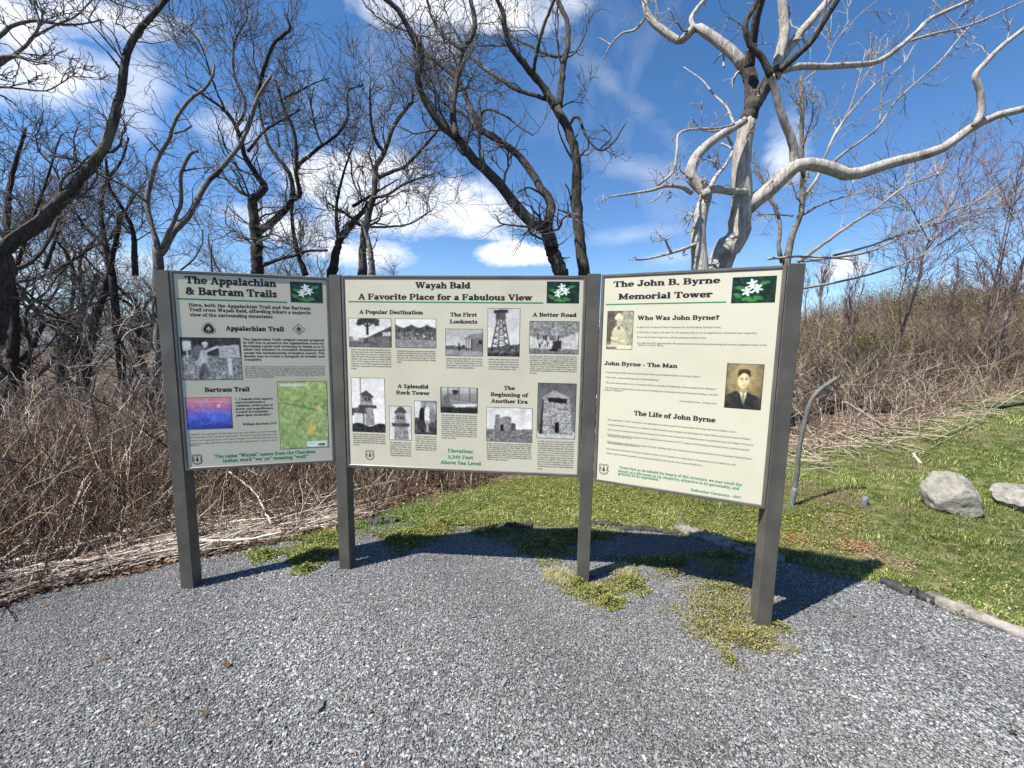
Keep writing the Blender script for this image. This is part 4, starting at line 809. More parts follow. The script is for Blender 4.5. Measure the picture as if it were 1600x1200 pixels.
# ---------------------------------------------------------------- growth
def smooth_line(pts,n,kink=0,rs=None):
    p=np.asarray(pts,float); 
    if len(p)==2: p=np.vstack([p[0],(p[0]+p[1])/2,p[1]])
    q=np.vstack([2*p[0]-p[1],p,2*p[-1]-p[-2]]); seg=np.linalg.norm(np.diff(p[:,:3],axis=0),axis=1); s=np.concatenate([[0],np.cumsum(seg)]); u=np.linspace(0,s[-1],n)
    i=np.clip(np.searchsorted(s,u,side='right')-1,0,len(p)-2); t=((u-s[i])/np.maximum(seg[i],1e-9))[:,None]
    a,b,c,d=q[i],q[i+1],q[i+2],q[i+3]
    o=.5*((2*b)+(-a+c)*t+(2*a-5*b+4*c-d)*t*t+(-a+3*b-3*c+d)*t**3)
    o[:,3:]=(b+(c-b)*t)[:,3:]; return o
def spawn(P,Rr,total,rs,tmin=.2,tmax=1.,lenr=(.3,.6),rad=.55,n=6,wig=.25,up=.1,ang=(30,65),rmin=.0022,endr=.35,absolute=None,rmax=9.):
    L=np.linalg.norm(np.diff(P,axis=1),axis=2).sum(1); i=rs.choice(len(P),total,p=L/L.sum()); t=rs.uniform(tmin,tmax,total)
    N=P.shape[1]; x=t*(N-1); k=np.minimum(x.astype(int),N-2); f=(x-k)[:,None]
    p=P[i,k]*(1-f)+P[i,k+1]*f; r0=Rr[i,k]*(1-f[:,0])+Rr[i,k+1]*f[:,0]
    T_=P[i,k+1]-P[i,k]; T_/=np.linalg.norm(T_,axis=1,keepdims=True)+1e-9
    v=rs.normal(size=(total,3)); v-=T_*(v*T_).sum(1,keepdims=True); v/=np.linalg.norm(v,axis=1,keepdims=True)+1e-9
    A=np.radians(rs.uniform(*ang,total))[:,None]; d=T_*np.cos(A)+v*np.sin(A); d[:,2]+=up; d/=np.linalg.norm(d,axis=1,keepdims=True)
    if absolute: ln=rs.uniform(*absolute,total)*(1-.4*t)
    else: ln=L[i]*rs.uniform(*lenr,total)*(1.15-.6*t)
    st=(ln/(n-1))[:,None]; out=np.empty((total,n,3)); out[:,0]=p
    for j in range(1,n):
        d=d+rs.normal(0,wig,(total,3)); d[:,2]+=up*.35; d/=np.linalg.norm(d,axis=1,keepdims=True); out[:,j]=out[:,j-1]+d*st
    r=np.clip(r0*rad*rs.uniform(.7,1.1,total),rmin,rmax)[:,None]*np.linspace(1,endr,n)[None]
    r=np.maximum(r,rmin*.6); return out,r
def trace(limbs,rs,n=26,ws=1.0,jit=.11):
    """limbs: (pixels, Y at start, Y at end, width px at start, at end) -> 3-D polylines with radii; each keeps its own depth"""
    PP=[];RR=[]
    for (px,Y0,Y1,w0,w1) in limbs:
        s=np.concatenate([[0],np.cumsum([math.hypot(a[0]-b[0],a[1]-b[1]) for a,b in zip(px,px[1:])])]); s=s/s[-1]
        q=np.array([[*at(p[0],p[1],Y0+(Y1-Y0)*t)] for p,t in zip(px,s)])
        dep=(q-CAM)@FW; w=w0+(w1-w0)*s**.8; ca=dep/np.linalg.norm(q-CAM,axis=1); rad=w/2*dep/FPX*ca**.8*ws
        full=np.column_stack([q,rad]); o=smooth_line(full,n)
        j=rs.normal(size=(n,3))*o[:,3:4]*jit; j[0]=0; o[:,:3]+=j
        PP.append(o[:,:3]);RR.append(np.maximum(o[:,3]*(1+.45*jit*rs.normal(size=n)),.002))
    return np.array(PP),np.array(RR)
def to_ground(P,Rr,x=None):
    """extend a trunk down to the terrain under its first point"""
    b=P[0].copy(); b[2]=float(zt(b[0],b[1]))-.1; return b
def make_thing(name,label,cat,group,base,partsl):
    e=empty(name,base); tag(e,label,cat,group)
    for pn,items,mat in partsl:
        mb_v=[];mb_f=[];n0=0;caps={}
        for (P,Rr,k) in items:
            if len(P)==0: continue
            V,F=tubes(P,Rr,k); mb_v.append(V);mb_f.append(F+n0)
            if k>=5:
                m_,n_=P.shape[:2]; b_=n0+(np.arange(m_)*n_*k)[:,None]; caps.setdefault(k,[]).append(b_+np.arange(k)[None,::-1]); caps[k].append(b_+(n_-1)*k+np.arange(k)[None])
            n0+=len(V)
        mesh_np(pn,np.concatenate(mb_v),[np.concatenate(mb_f)]+[np.concatenate(c_) for c_ in caps.values()],mat,e,smooth=True)
    return e
def base_stem(P,Rr,n=26,lean=0.0,flare=1.25):
    g0=P[0]; z=float(zt(g0[0]-lean,g0[1])); t=np.linspace(0,1,n)[:,None]
    b=np.array([g0[0]-lean,g0[1],z-.15]); Q=b+(g0-b)*t; 
    r=Rr[0]*(flare+(1-flare)*t[:,0]); return Q[None],r[None]
# ---------------------------------------------------------------- the trees, each grown from its own limbs
def tree(name,label,group,limbs,seed,mat,lv1,lv2,lv3,twigmat=None,up=.15,ang=(28,62),L1=(.25,.5),lean=0,flare=1.3,ab1=None,wig=.22,stem=True,rtw=.0026,dark=None,ws=1.0,tw=1.35):
    rs=np.random.default_rng(seed); P,Rr=trace(limbs,rs,ws=ws,jit=.035 if mat is M['deadwood'] else .10)
    its=[(P,Rr,8)]
    if stem:
        B,Br=base_stem(P[0],Rr[0],26,lean,flare); its.insert(0,(B,Br,8))
        base=B[0][0]+np.array([0,0,.15])
    else: base=np.array([P[0][0][0],P[0][0][1],float(zt(P[0][0][0],P[0][0][1]))])
    cr=[]
    if lv1:
        A,Ar_=spawn(P,Rr,lv1,rs,.22,1,L1,.34,12,wig*1.15,up,ang,absolute=ab1,rmin=.005*tw,rmax=.018*tw,endr=.3); cr.append((A,Ar_,5))
        if lv2:
            B2,Br2=spawn(A,Ar_,lv2,rs,.15,1,(.4,.85),.6,9,wig*1.15,up*.8,ang,rmin=.0036*tw,rmax=.009*tw); cr.append((B2,Br2,4))
            if lv3:
                C3,Cr3=spawn(np.concatenate([B2]),Br2,int(lv3*.45),rs,.2,1,(.3,.8),.65,6,wig*1.25,up*.9,ang,rmin=.0024*tw,rmax=.0045*tw); cr.append((C3,Cr3,3))
    if dark:
        its=[(P[[i for i in range(len(P)) if i not in dark]],Rr[[i for i in range(len(P)) if i not in dark]],8)]+([its[0]] if stem else [])
        pl=[('trunk',its,mat),('dark_limb',[(P[dark],Rr[dark],8)],M['oak'])]
    else: pl=[('trunk',its,mat)]
    if cr: pl.append(('crown',cr,twigmat or mat))
    return make_thing(name,label,'tree',group,base,pl)
q3=lambda X,Y:(600+X/2.79,Y/2.79)
q2=lambda X,Y:(300+X/2.79,Y/2.79)
q4=lambda X,Y:(930+X/2.388,Y/2.388)
q1=lambda X,Y:(X/2.79,Y/2.79)
q5=lambda X,Y:(1200+X/2.73,280+Y/2.73)
def pts(q,*a): return [q(a[i],a[i+1]) for i in range(0,len(a),2)]
# the two dark oaks behind the middle panel
tree('bare_oak','dark leaning two-stemmed oak behind the middle panel, its limbs reaching up left','bare oaks behind the board',[
 (pts(q3,775,1200,745,1120,710,1010,700,985),6.4,6.4,24,22),
 (pts(q3,705,1000,600,930,500,800,380,680,310,590,230,520,150,370,165,250,120,150,70,50,0,-10,-90,-60),6.4,5.6,19,9),
 (pts(q3,712,990,728,890,660,780,590,680,480,600,420,560,370,450,320,350,230,270,160,210,140,150),6.4,7.4,16,7),
 (pts(q3,318,600,300,500,320,330,340,230,395,130,385,30,360,-60),6.0,6.6,12,9),
 (pts(q3,340,220,260,150,210,80,190,0,180,-60),6.3,6.9,7,4),
 (pts(q3,430,585,350,500,250,440,190,360,150,310),7.0,7.8,6,3),
 (pts(q3,410,540,440,480,520,500,600,560,650,590),7.1,6.4,6,2),
 (pts(q3,725,870,640,820,600,830,580,840),6.6,6.0,5,2),
 (pts(q3,560,930,560,800),6.0,6.2,1.5,1)],41,M['oak'],70,560,3600,M['twig'],ab1=(.5,1.7))
tree('bare_oak','straight dark oak rising behind the third post and forking at mid height','bare oaks behind the board',[
 (pts(q3,872,1200,840,900,838,700,800,560,750,470),7.0,7.0,19,16),
 (pts(q3,755,475,680,360,620,290,540,180,520,60,490,-10,480,-60),7.0,6.6,15,8),
 (pts(q3,765,470,780,300,800,200,800,100,760,10,750,-50),7.0,7.5,12,9),
 (pts(q3,715,435,640,410,560,380,400,270,350,200,300,120),7.0,7.9,8,5),
 (pts(q3,650,310,668,220,690,130,740,0,750,-60),6.8,6.2,8,6),
 (pts(q3,800,245,720,240,640,200,560,160,540,120),7.2,8.0,7,4),
 (pts(q3,800,555,825,515,850,515,880,590,940,655,1000,620,1055,535),7.0,6.6,7,2),
 (pts(q3,765,470,820,445,870,450),7.0,7.3,3,1.2),
 (pts(q3,835,720,790,640,760,560,765,500),7.1,6.9,4,2),
 (pts(q3,830,960,808,840,790,800),7.1,6.9,4,2),
 (pts(q3,940,650,990,600,960,560,935,540),6.8,6.6,2.5,1)],42,M['oak'],30,190,1100,M['twig'],ab1=(.3,1.1))
# dead white tree behind the right panel
tree('dead_tree','large bleached dead tree with bare twisting limbs behind the right panel',None,[
 (pts(q4,405,1130,455,1010,490,930,530,880,545,740,545,600,566,448),5.6,5.6,44,27),
 (pts(q4,560,780,620,730,680,680,740,622,800,612,860,620,940,652,1020,636,1100,608,1280,560,1400,480,1500,430,1620,400,1800,330),5.6,5.0,27,13),
 (pts(q4,1415,470,1440,420,1435,340,1418,280,1450,240,1520,170,1620,90,1740,-20),5.1,4.9,13,8),
 (pts(q4,680,268,760,248,860,248,1000,240,1060,228,1130,180,1210,110,1250,70,1400,0,1500,-60),5.5,6.4,13,7),
 (pts(q4,1180,150,1270,125,1380,100,1480,60,1610,0),6.2,6.9,6,3),
 (pts(q4,668,290,690,200,705,130,703,60,698,0,695,-80),5.5,5.5,22,15),
 (pts(q4,690,220,760,130,820,60,880,-10,930,-80),5.5,5.9,18,13),
 (pts(q4,550,240,520,205,460,155,410,120,370,105,320,152,260,120,205,70,185,10,180,-60),5.8,6.3,21,9),
 (pts(q4,372,110,358,70,390,20,430,-20),6.2,6.5,9,7),
 (pts(q4,190,62,150,110,100,125,60,165,30,222),6.4,6.9,5,2),
 (pts(q4,60,170,30,150,8,140),6.8,6.9,3,1.5),
 (pts(q4,510,540,480,490,430,490,390,480,360,440),5.8,5.2,5,2),
 (pts(q4,520,470,490,400,440,350,400,300,330,250),5.8,6.6,5,1.5),
 (pts(q4,480,250,475,200,440,240),5.9,6.1,4,2),
 (pts(q4,745,610,735,530,700,440,680,370,655,280),5.5,5.3,15,12),
 (pts(q4,563,455,590,395,630,330,672,258),5.6,5.5,27,24),
 (pts(q4,580,440,585,340,575,280,548,232),5.62,5.8,25,22),
 (pts(q4,655,285,622,215,582,175,560,90,600,10,610,-80),5.3,5.2,12,9),
 (pts(q4,575,250,588,150,600,70,620,0,625,-80),5.6,5.2,18,14),
 (pts(q4,690,262,760,200,810,150,860,70,910,-10,950,-80),5.4,5.0,13,10)],43,M['deadwood'],34,120,60,M['paletwig'],ab1=(.15,.8),up=.04,wig=.2,lean=.25,flare=1.35,dark=[15,16,17,18,19],ws=1.12)
tree('dead_tree','short bleached dead trunk with a hooked top left of the large dead tree',None,[
 (pts(q4,400,1130,392,1010,385,900,395,800,412,720,370,680,355,640,375,590,420,540,470,505,560,450),5.0,5.4,27,11),
 (pts(q4,410,730,440,705,510,715,560,715),5.0,5.5,13,10),
 (pts(q4,360,720,320,698,260,695,200,712,50,735),5.0,4.6,7,2),
 (pts(q4,235,690,290,640,305,560,312,500,365,482,450,480,520,465),4.7,5.2,4,3),
 (pts(q4,430,700,450,660,490,610,510,560,470,535),5.0,5.3,7,3),
 (pts(q4,250,715,230,740,205,755),4.7,4.6,3,1.5),
 (pts(q4,400,900,340,925,280,945,200,965,155,970),5.1,4.7,6,2),
 (pts(q4,285,945,265,900,280,885),4.8,4.7,4,2)],44,M['deadwood'],34,130,80,M['paletwig'],ab1=(.12,.6),up=.05,wig=.33,flare=1.2,ws=1.25)
tree('bare_tree','slim grey dead tree standing right behind the bleached tree',None,[
 (pts(q4,708,1010,730,900,765,800,775,700,770,560,772,400,768,280),7.5,7.5,13,6),
 (pts(q4,700,980,685,920,690,830,660,760,640,700,600,620,590,560),7.5,7.9,8,3),
 (pts(q4,770,560,790,500,810,440,812,380),7.5,7.2,5,2),
 (pts(q4,775,800,850,760,960,725),7.5,7.0,6,2),
 (pts(q4,740,805,660,800,600,800),7.5,7.8,4,2),
 (pts(q4,772,420,740,330,700,290),7.5,7.8,3,1.5)],45,M['pale'],44,220,600,M['paletwig'],ab1=(.25,.8),up=.08)
tree('fallen_tree_top','leaning dead tree top with long fine grey branches sweeping up to the right',None,[
 (pts(q4,760,975,850,910,950,840,1060,770,1150,700,1300,640),6.6,7.4,8,3),
 (pts(q4,775,975,900,960,1000,945,1100,905,1250,820,1420,750,1600,640),6.6,7.9,5,2),
 (pts(q4,790,720,830,660,850,600,900,490,960,410,1050,310,1140,250,1190,170),6.9,7.6,6,2.5),
 (pts(q4,850,640,930,570,1000,520,1060,470,1120,380,1220,290,1290,225,1360,140,1450,40),6.9,7.8,6,2.5),
 (pts(q4,1360,140,1370,120,1310,60,1260,0),7.7,7.9,4,2),
 (pts(q4,1062,455,1070,330,1080,230,1092,140),7.2,7.4,3,1.5),
 (pts(q4,900,500,950,400,985,290,1010,185),7.0,7.2,2.5,1.5),
 (pts(q4,780,300,860,230,900,150,1000,40),6.9,7.3,3,1),
 (pts(q5,150,465,290,440,440,405,600,350,760,260,900,150,1090,50),6.8,8.2,5,2),
 (pts(q5,0,340,120,330,260,335,370,345),6.3,6.2,5,3),
 (pts(q5,280,325,420,290,560,240,720,190,900,120),6.9,7.8,5,2)],46,M['paletwig'],110,420,900,M['paletwig'],ab1=(.35,1.2),up=.06,ang=(18,48),wig=.12,stem=False)
# left group
tree('bare_oak','thick leaning oak limb arching up across the upper left corner','bare oaks left of the board',[
 (pts(q1,-60,1180,0,1110,60,1050,150,990,250,890,340,800,410,710,460,630,490,550,510,470,530,380,550,250,590,150,640,90,720,0,760,-60),4.6,5.2,31,10),
 (pts(q1,10,1110,20,1180,10,1300,-20,1500),4.6,4.6,30,32),
 (pts(q1,400,730,330,700,200,675),4.9,5.4,5,2),
 (pts(q1,525,300,495,260,465,222),5.2,5.0,6,3),
 (pts(q1,20,1190,120,1150,190,1080,240,980,260,900),4.6,5.6,12,6)],47,M['oak'],30,150,600,M['twig'],ab1=(.4,1.1),stem=False)
tree('bare_oak','dark oak just out of frame whose branches hang into the top left corner','bare oaks left of the board',[
 (pts(q1,-200,800,-160,500,-120,300,-60,200),4.4,4.4,46,30),
 (pts(q1,-80,220,0,155,60,110,150,92,260,105,350,105,455,85),4.4,5.0,12,2.5),
 (pts(q1,-80,330,0,280,60,240,120,190,170,110,150,20,140,-40),4.4,4.6,12,3),
 (pts(q1,-60,300,0,255,60,245,130,262,200,278),4.4,4.2,11,5),
 (pts(q1,-90,390,0,380,80,385,200,395,270,360,330,320),4.5,5.2,6,2),
 (pts(q1,150,160,240,110,330,70,420,-20),4.6,5.0,6,3),
 (pts(q1,430,-30,520,20,630,50),4.8,5.2,5,2)],48,M['pale'],34,220,900,M['twig'],ab1=(.3,.8))
tree('bare_tree','pale grey crooked tree standing behind the left post',None,[
 ([(214,742),(222,690),(238,620),(246,560),(249,500),(247,440),(247,385)],5.3,5.3,13,17),
 (pts(q1,690,1080,660,980,640,890,660,780,690,690,740,600,760,530,830,430,900,380,935,300,900,220,860,150),5.3,5.9,11,4),
 (pts(q1,700,1110,760,1010,830,930,900,800,960,740,1040,640,1080,550,1116,440,1180,330),5.3,6.2,12,6),
 (pts(q1,705,1080,760,960,790,880,790,760,830,670,860,660),5.3,5.0,8,6),
 (pts(q1,800,745,860,735,935,725),5.1,5.0,4,2),
 (pts(q1,645,885,560,820,480,780,430,760,390,720,300,690,210,675),5.3,4.8,6,3),
 (pts(q1,700,665,660,620,630,590),5.5,5.3,4,2),
 (pts(q1,760,580,800,570,835,550),5.5,5.4,5,3)],49,M['pale'],30,130,500,M['twig'],ab1=(.4,1.1),stem=False)
tree('bare_oak','broad dark oak with a wide crown above the left panel','bare oaks behind the left panel',[
 (pts(q2,285,1200,285,1100,275,1000,262,880,262,865),8.0,8.0,21,16),
 (pts(q2,262,870,300,840,318,810,280,760,235,690,215,620,200,570,150,490,60,420,-20,370),8.0,7.2,14,4),
 (pts(q2,205,600,240,560,275,450,295,370,320,280,350,200,400,150,430,125,405,60),7.9,7.6,9,6),
 (pts(q2,190,560,225,500,230,430,190,350,180,260,190,170,240,80,230,0),7.9,8.6,6,3),
 (pts(q2,285,1020,330,980,400,925,440,860,425,760,340,640,300,510,290,420),8.0,8.8,13,4),
 (pts(q2,435,870,470,850,455,760,455,650,440,560,400,470,365,350),8.0,7.6,9,5),
 (pts(q2,455,720,500,690,560,640,640,580,680,500,680,400,750,370),8.0,8.5,7,3),
 (pts(q2,400,430,460,400,540,360,600,340),7.8,8.2,5,2),
 (pts(q2,245,660,290,600,330,560,420,510,470,480),7.9,8.5,6,3),
 (pts(q2,300,1160,380,1130,460,1110,500,1095,590,1092),8.0,7.4,8,4),
 (pts(q2,260,860,200,830,150,780,100,700),8.0,8.4,6,3),
 (pts(q2,150,490,100,380,40,200,-20,120),7.6,7.2,4,2),
 (pts(q2,380,640,375,570),8.5,8.6,4,2),
 (pts(q2,570,640,540,560,520,460,530,380),8.3,8.7,4,2)],50,M['oakdark'],110,900,5600,M['twig'],ab1=(.7,2.0))
tree('bare_oak','smaller oak with a bare pointed snag behind the left edge of the middle panel','bare oaks behind the left panel',[
 (pts(q2,742,1200,748,1050,770,930,795,850,800,740,840,660,875,560,920,490,960,440,960,375),8.0,8.3,16,5),
 (pts(q2,835,665,800,610,780,520,775,375),8.1,7.9,7,4),
 (pts(q2,815,775,880,745,930,725,1010,640,1080,560),8.1,7.5,7,4),
 (pts(q2,790,860,850,850,930,800,1020,770,1100,740),8.0,7.6,6,2),
 (pts(q2,735,985,660,925,590,885),8.0,7.5,6,3),
 (pts(q2,745,985,830,990,950,975,1040,920),8.0,8.7,5,2),
 (pts(q2,740,870,700,780,690,690,640,600),8.0,8.6,4,2)],51,M['oak'],70,620,3800,M['twig'],ab1=(.5,1.6))
tree('bare_oak','pale split stump stem beside the smaller oak behind the middle panel','bare oaks behind the left panel',[
 (pts(q2,785,1200,780,1110,765,1040,740,960),7.0,7.0,13,5)],52,M['pale'],6,20,0,M['twig'],ab1=(.2,.5))
tree('bare_oak','leaning dark oak stem behind the second post','bare oaks behind the left panel',[
 (pts(q2,610,1200,640,1060,700,970,750,920,765,885),8.6,8.8,17,7),
 (pts(q2,640,1060,630,900,660,760,700,640),8.6,9.0,8,3),
 (pts(q2,500,1200,460,1100,435,950,440,860),8.6,8.4,10,5),
 (pts(q2,700,900,800,840,900,780),8.7,9.2,6,2)],53,M['oakdark'],40,350,1600,M['twig'],ab1=(.4,1.1))
tree('bare_oak','many-stemmed oak tangle filling the sky left of the left post','bare oaks left of the board',[
 (pts(q1,490,1200,460,1060,440,930,460,800,530,700,560,600),7.4,7.8,12,4),
 (pts(q1,590,1200,580,1020,540,920,480,820,460,690),7.4,7.0,11,5),
 (pts(q1,470,1080,380,1000,310,900,240,820),7.4,7.9,8,3),
 (pts(q1,480,1040,560,900,640,780),7.4,8.0,6,2),
 ([(130,640),(140,540),(165,450),(176,400),(190,330)],7.4,7.4,17,8)],54,M['oakdark'],70,600,2600,M['twig'],ab1=(.5,1.3))
tree('bare_oak','dark upright oak at the far left edge with many steep branches','bare oaks left of the board',[
 ([(20,560),(22,470),(10,400),(12,330),(20,270),(40,200)],6.6,6.8,20,6),
 ([(18,440),(45,360),(70,290),(95,210)],6.6,6.2,9,3),
 ([(20,410),(-10,330),(-20,250)],6.6,7.0,8,3),
 ([(70,420),(100,340),(120,300)],7.2,7.6,8,3)],55,M['oakdark'],60,500,2200,M['twig'],ab1=(.4,1.2))
# saplings on the right
tree('sapling','tall slim purple brown sapling with a fine fan of twigs right of the bent pipe','saplings on the right',[
 (pts(q5,520,900,545,760,568,660,610,540,640,440,660,330,685,270,740,170,790,90,830,-20,850,-120),8.6,8.8,6.5,1.8),
 (pts(q5,568,650,560,520,590,400,600,330),8.6,8.4,3,1.2),
 (pts(q5,690,270,640,180,590,90,520,20),8.7,8.3,3,1),
 (pts(q5,660,320,760,200,900,60,960,-60),8.7,9.2,3,1)],61,M['redtwig'],80,460,2200,M['redtwig'],ab1=(.7,2.0),up=.12,ang=(28,58),wig=.10,rtw=.0022,flare=1.0)
tree('sapling','leaning reddish sapling at the edge of the grass on the far right','saplings on the right',[
 (pts(q5,872,1025,890,950,930,870,970,750,1000,640,1030,540,1091,350,1150,200,1200,60),7.6,7.9,11,4),
 (pts(q5,960,760,940,640,980,500,1000,330,1040,150,1070,-20),7.7,7.5,4,1.5)],62,M['redtwig'],48,300,1300,M['redtwig'],ab1=(.5,1.4),up=.12,ang=(28,58),wig=.10,rtw=.0022,flare=1.0)
tree('sapling','second thin sapling left of the leaning one on the far right','saplings on the right',[
 (pts(q5,840,870,880,740,920,620,950,520,980,380,1010,220,1050,40),9.0,9.2,5,2)],63,M['redtwig'],34,200,900,M['redtwig'],ab1=(.5,1.3),up=.12,ang=(28,58),wig=.10,rtw=.0022,flare=1.0)
for i,(a,b,lb) in enumerate([((345,735),(370,480),'short dark stem sapling close right of the bent pipe'),((215,700),(225,480),'thin sapling directly behind the bent pipe'),((575,1120),(650,830),'low twiggy sapling rooted at the brush edge'),((760,760),(790,500),'thin sapling between the two taller right saplings'),((300,1010),(330,560),'upright reddish stem just right of the bent pipe top'),((410,1080),(425,640),'thin upright stem over the fallen white branch'),((480,1000),(500,560),'thin stem left of the tall slim sapling'),((690,960),(720,520),'thin stem right of the tall slim sapling'),((1000,900),(1035,480),'thin stem beside the leaning far right sapling'),((150,900),(160,520),'thin stem hard against the right edge of the last post')]):
    tree('sapling',lb,'saplings on the right',[(pts(q5,*a,(a[0]+b[0])/2+8,(a[1]+b[1])/2,*b,b[0]+20,b[1]-90),8.4+i*.5,8.5+i*.5,4,1.5)],70+i,M['redtwig'],22,120,300,M['redtwig'],ab1=(.3,.8),up=.3,ang=(18,42),wig=.1,flare=1.0)
# the wood behind: four grown trees, copied over the slope
def grown(seed,H,mat,crown):
    rs=np.random.default_rng(seed); n=26; t=np.linspace(0,1,n)
    def crooked(p0,d,L,r0,r1):
        o=[np.array(p0,float)]; d=np.array(d,float)
        for k in range(n-1):
            d=d+rs.normal(0,.13,3); d[2]+=.05; d/=np.linalg.norm(d); o.append(o[-1]+d*L/(n-1))
        return np.array(o),r0+(r1-r0)*t**.8
    P=[];Q=[]
    a,b=crooked((0,0,-.2),(rs.normal(0,.15),rs.normal(0,.15),1),H*.55,.11,.06);P.append(a);Q.append(b)
    for k in range(5):
        i=rs.integers(8,26); an=rs.uniform(0,6.28); a2,b2=crooked(a[i-1],(math.cos(an)*.8,math.sin(an)*.8,.8),H*rs.uniform(.4,.6),b[i-1]*.75,.018);P.append(a2);Q.append(b2)
    P=np.array(P);Q=np.array(Q)
    A,Ar_=spawn(P,Q,70,rs,.2,1,(.2,.4),.5,10,.28,.15,(28,60),absolute=(.8,2.2),rmin=.006,rmax=.022)
    B,Br=spawn(A,Ar_,520,rs,.15,1,(.4,.8),.5,8,.27,.12,(28,60),rmin=.005,rmax=.012)
    C3,Cr=spawn(B,Br,1500,rs,.15,1,(.3,.8),.7,5,.28,.12,(25,60),rmin=.004,rmax=.0065)
    e=make_thing('bare_tree','x','tree',None,(0,0,0),[('trunk',[(P,Q,7)],mat),('crown',[(A,Ar_,4),(B,Br,3),(C3,Cr,3)],crown)])
    return e
protos=[grown(81,7.2,M['oakdark'],M['twig']),grown(82,6.4,M['oak'],M['twig']),grown(83,7.8,M['oak'],M['twig']),grown(84,5.8,M['pale'],M['paletwig'])]
rs=np.random.default_rng(9)
spots=[]
for px,Y,s in [(-60,8.5,1.0),(20,10,1.0),(75,9,.85),(165,10.5,.9),(255,11,.9),(335,12,.85),(370,17,1.0),(430,13,.8),(470,19,1.05),(505,12.5,.75),(545,16,.8),(595,13,.62),(640,18,.72),(675,14,.55),(705,20,.66),(735,24,.55),(130,18,1.0),(280,22,1.0),(520,26,1.0),(620,28,.85),(-100,13,1.1),(5,20,1.0),(350,28,1.0),(690,30,.7),(760,34,.6),(150,8.2,.6),(30,7.8,.6),(-20,6.6,.6)]:
    spots.append((px,Y,s))
used=[0]*4
for i,(px,Y,s) in enumerate(spots):
    k=int(rs.integers(0,4)) if i>3 else i
    if px>560: k=(0,1,2,1)[k]
    pr=protos[k]
    if used[k]==0: e=pr; used[k]=1
    else:
        e=pr.copy(); COL.objects.link(e)
        for ch in list(pr.children):
            c=ch.copy(); COL.objects.link(c); c.parent=e
    p=at(px,520,Y); e.location=(float(p[0]),float(p[1]),float(zt(p[0],p[1]))-.05); e.rotation_euler=(0,0,float(rs.uniform(0,6.28))); e.scale=(s,s,s*float(rs.uniform(.9,1.1)))
    near='left of the board' if px<260 else ('behind the left panel' if px<530 else 'behind the middle panel')
    kind={0:'dark bare tree',1:'grey brown bare tree',2:'tall grey brown bare tree',3:'pale twigged bare tree'}[k]
    dep='near' if Y<12 else ('middle distance' if Y<18 else 'far')
    tag(e,f'{kind} in the {dep} wood {near}' if dep!='middle distance' else f'{kind} at {dep} in the wood {near}','tree',f'{kind}s of the {dep} wood {near}')
# small far trees on the skyline right
for i,(px,Y,s) in enumerate([(1268,30,.55),(1292,34,.6),(1318,32,.5),(1345,36,.5),(1575,30,.45),(1240,33,.5)]):
    pr=protos[(1,0,2,1,0,2)[i]]; e=pr.copy(); COL.objects.link(e)
    for ch in list(pr.children):
        c=ch.copy(); COL.objects.link(c); c.parent=e
    p=at(px,520,Y); z=float(zt(p[0],p[1])); top=at(px,486+i%3*6,Y)[2]
    e.location=(float(p[0]),float(p[1]),top-5.0*s); e.rotation_euler=(0,0,i*1.3); e.scale=(s,s,s)
    if e.location[2]>z: e.location[2]=z
    tag(e,'small grey bare tree on the far skyline beyond the right brush','tree','small trees on the right skyline')
# ---------------------------------------------------------------- brush
def stems(base,rs,H,lean,col,n=6,rad=(.002,.004),wig=.10,dirbias=None,droop=.06):
    m=len(base); d=rs.normal(0,lean,(m,3)); d[:,2]=1
    if dirbias is not None: d+=np.array(dirbias)
    d/=np.linalg.norm(d,axis=1,keepdims=True); out=np.empty((m,n,3)); out[:,0]=base; st=(H/(n-1))[:,None]
    for j in range(1,n):
        d=d+rs.normal(0,wig,(m,3)); d[:,2]-=droop*j/n; d/=np.linalg.norm(d,axis=1,keepdims=True); out[:,j]=out[:,j-1]+d*st
    r=rs.uniform(*rad,m)[:,None]*np.linspace(1,.45,n)[None]; return out,r
def stuff_tubes(name,label,items):
    vs=[];fs=[];cs=[];n0=0
    for P,Rr,k,c in items:
        V,F=tubes(P,Rr,k); vs.append(V);fs.append(F+n0);n0+=len(V); cs.append(np.repeat(c,P.shape[1]*k,0))
    o=mesh_np(name,np.concatenate(vs),[np.concatenate(fs)],M['stem'],col=np.concatenate(cs)); return tag(o,label,kind='stuff')
bx=np.array([-400,0,60,200,290,360,440,520,560,640,700,770,850,950,1060,1160,1250,1330,1400,1500,1600,1800]); by=np.array([1090,945,918,880,850,842,828,808,800,782,768,745,728,712,700,695,708,698,686,650,616,590])
def brush_points(n,a0,a1,r0,r1,rs,edge=0,power=1.0):
    r=np.exp(rs.uniform(np.log(r0),np.log(r1),n)); a=rs.uniform(R(a0),R(a1),n); X=r*np.cos(a);Y=r*np.sin(a); P=np.stack([X,Y,zt(X,Y)],1)
    u,v,f=toPx(P); k=(f>.3)&(u>-120)&(u<1720)&(v<np.interp(u,bx,by)+edge+9*np.sin(u*.045)+6*np.sin(u*.11+1)); return P[k]
rs=np.random.default_rng(101)
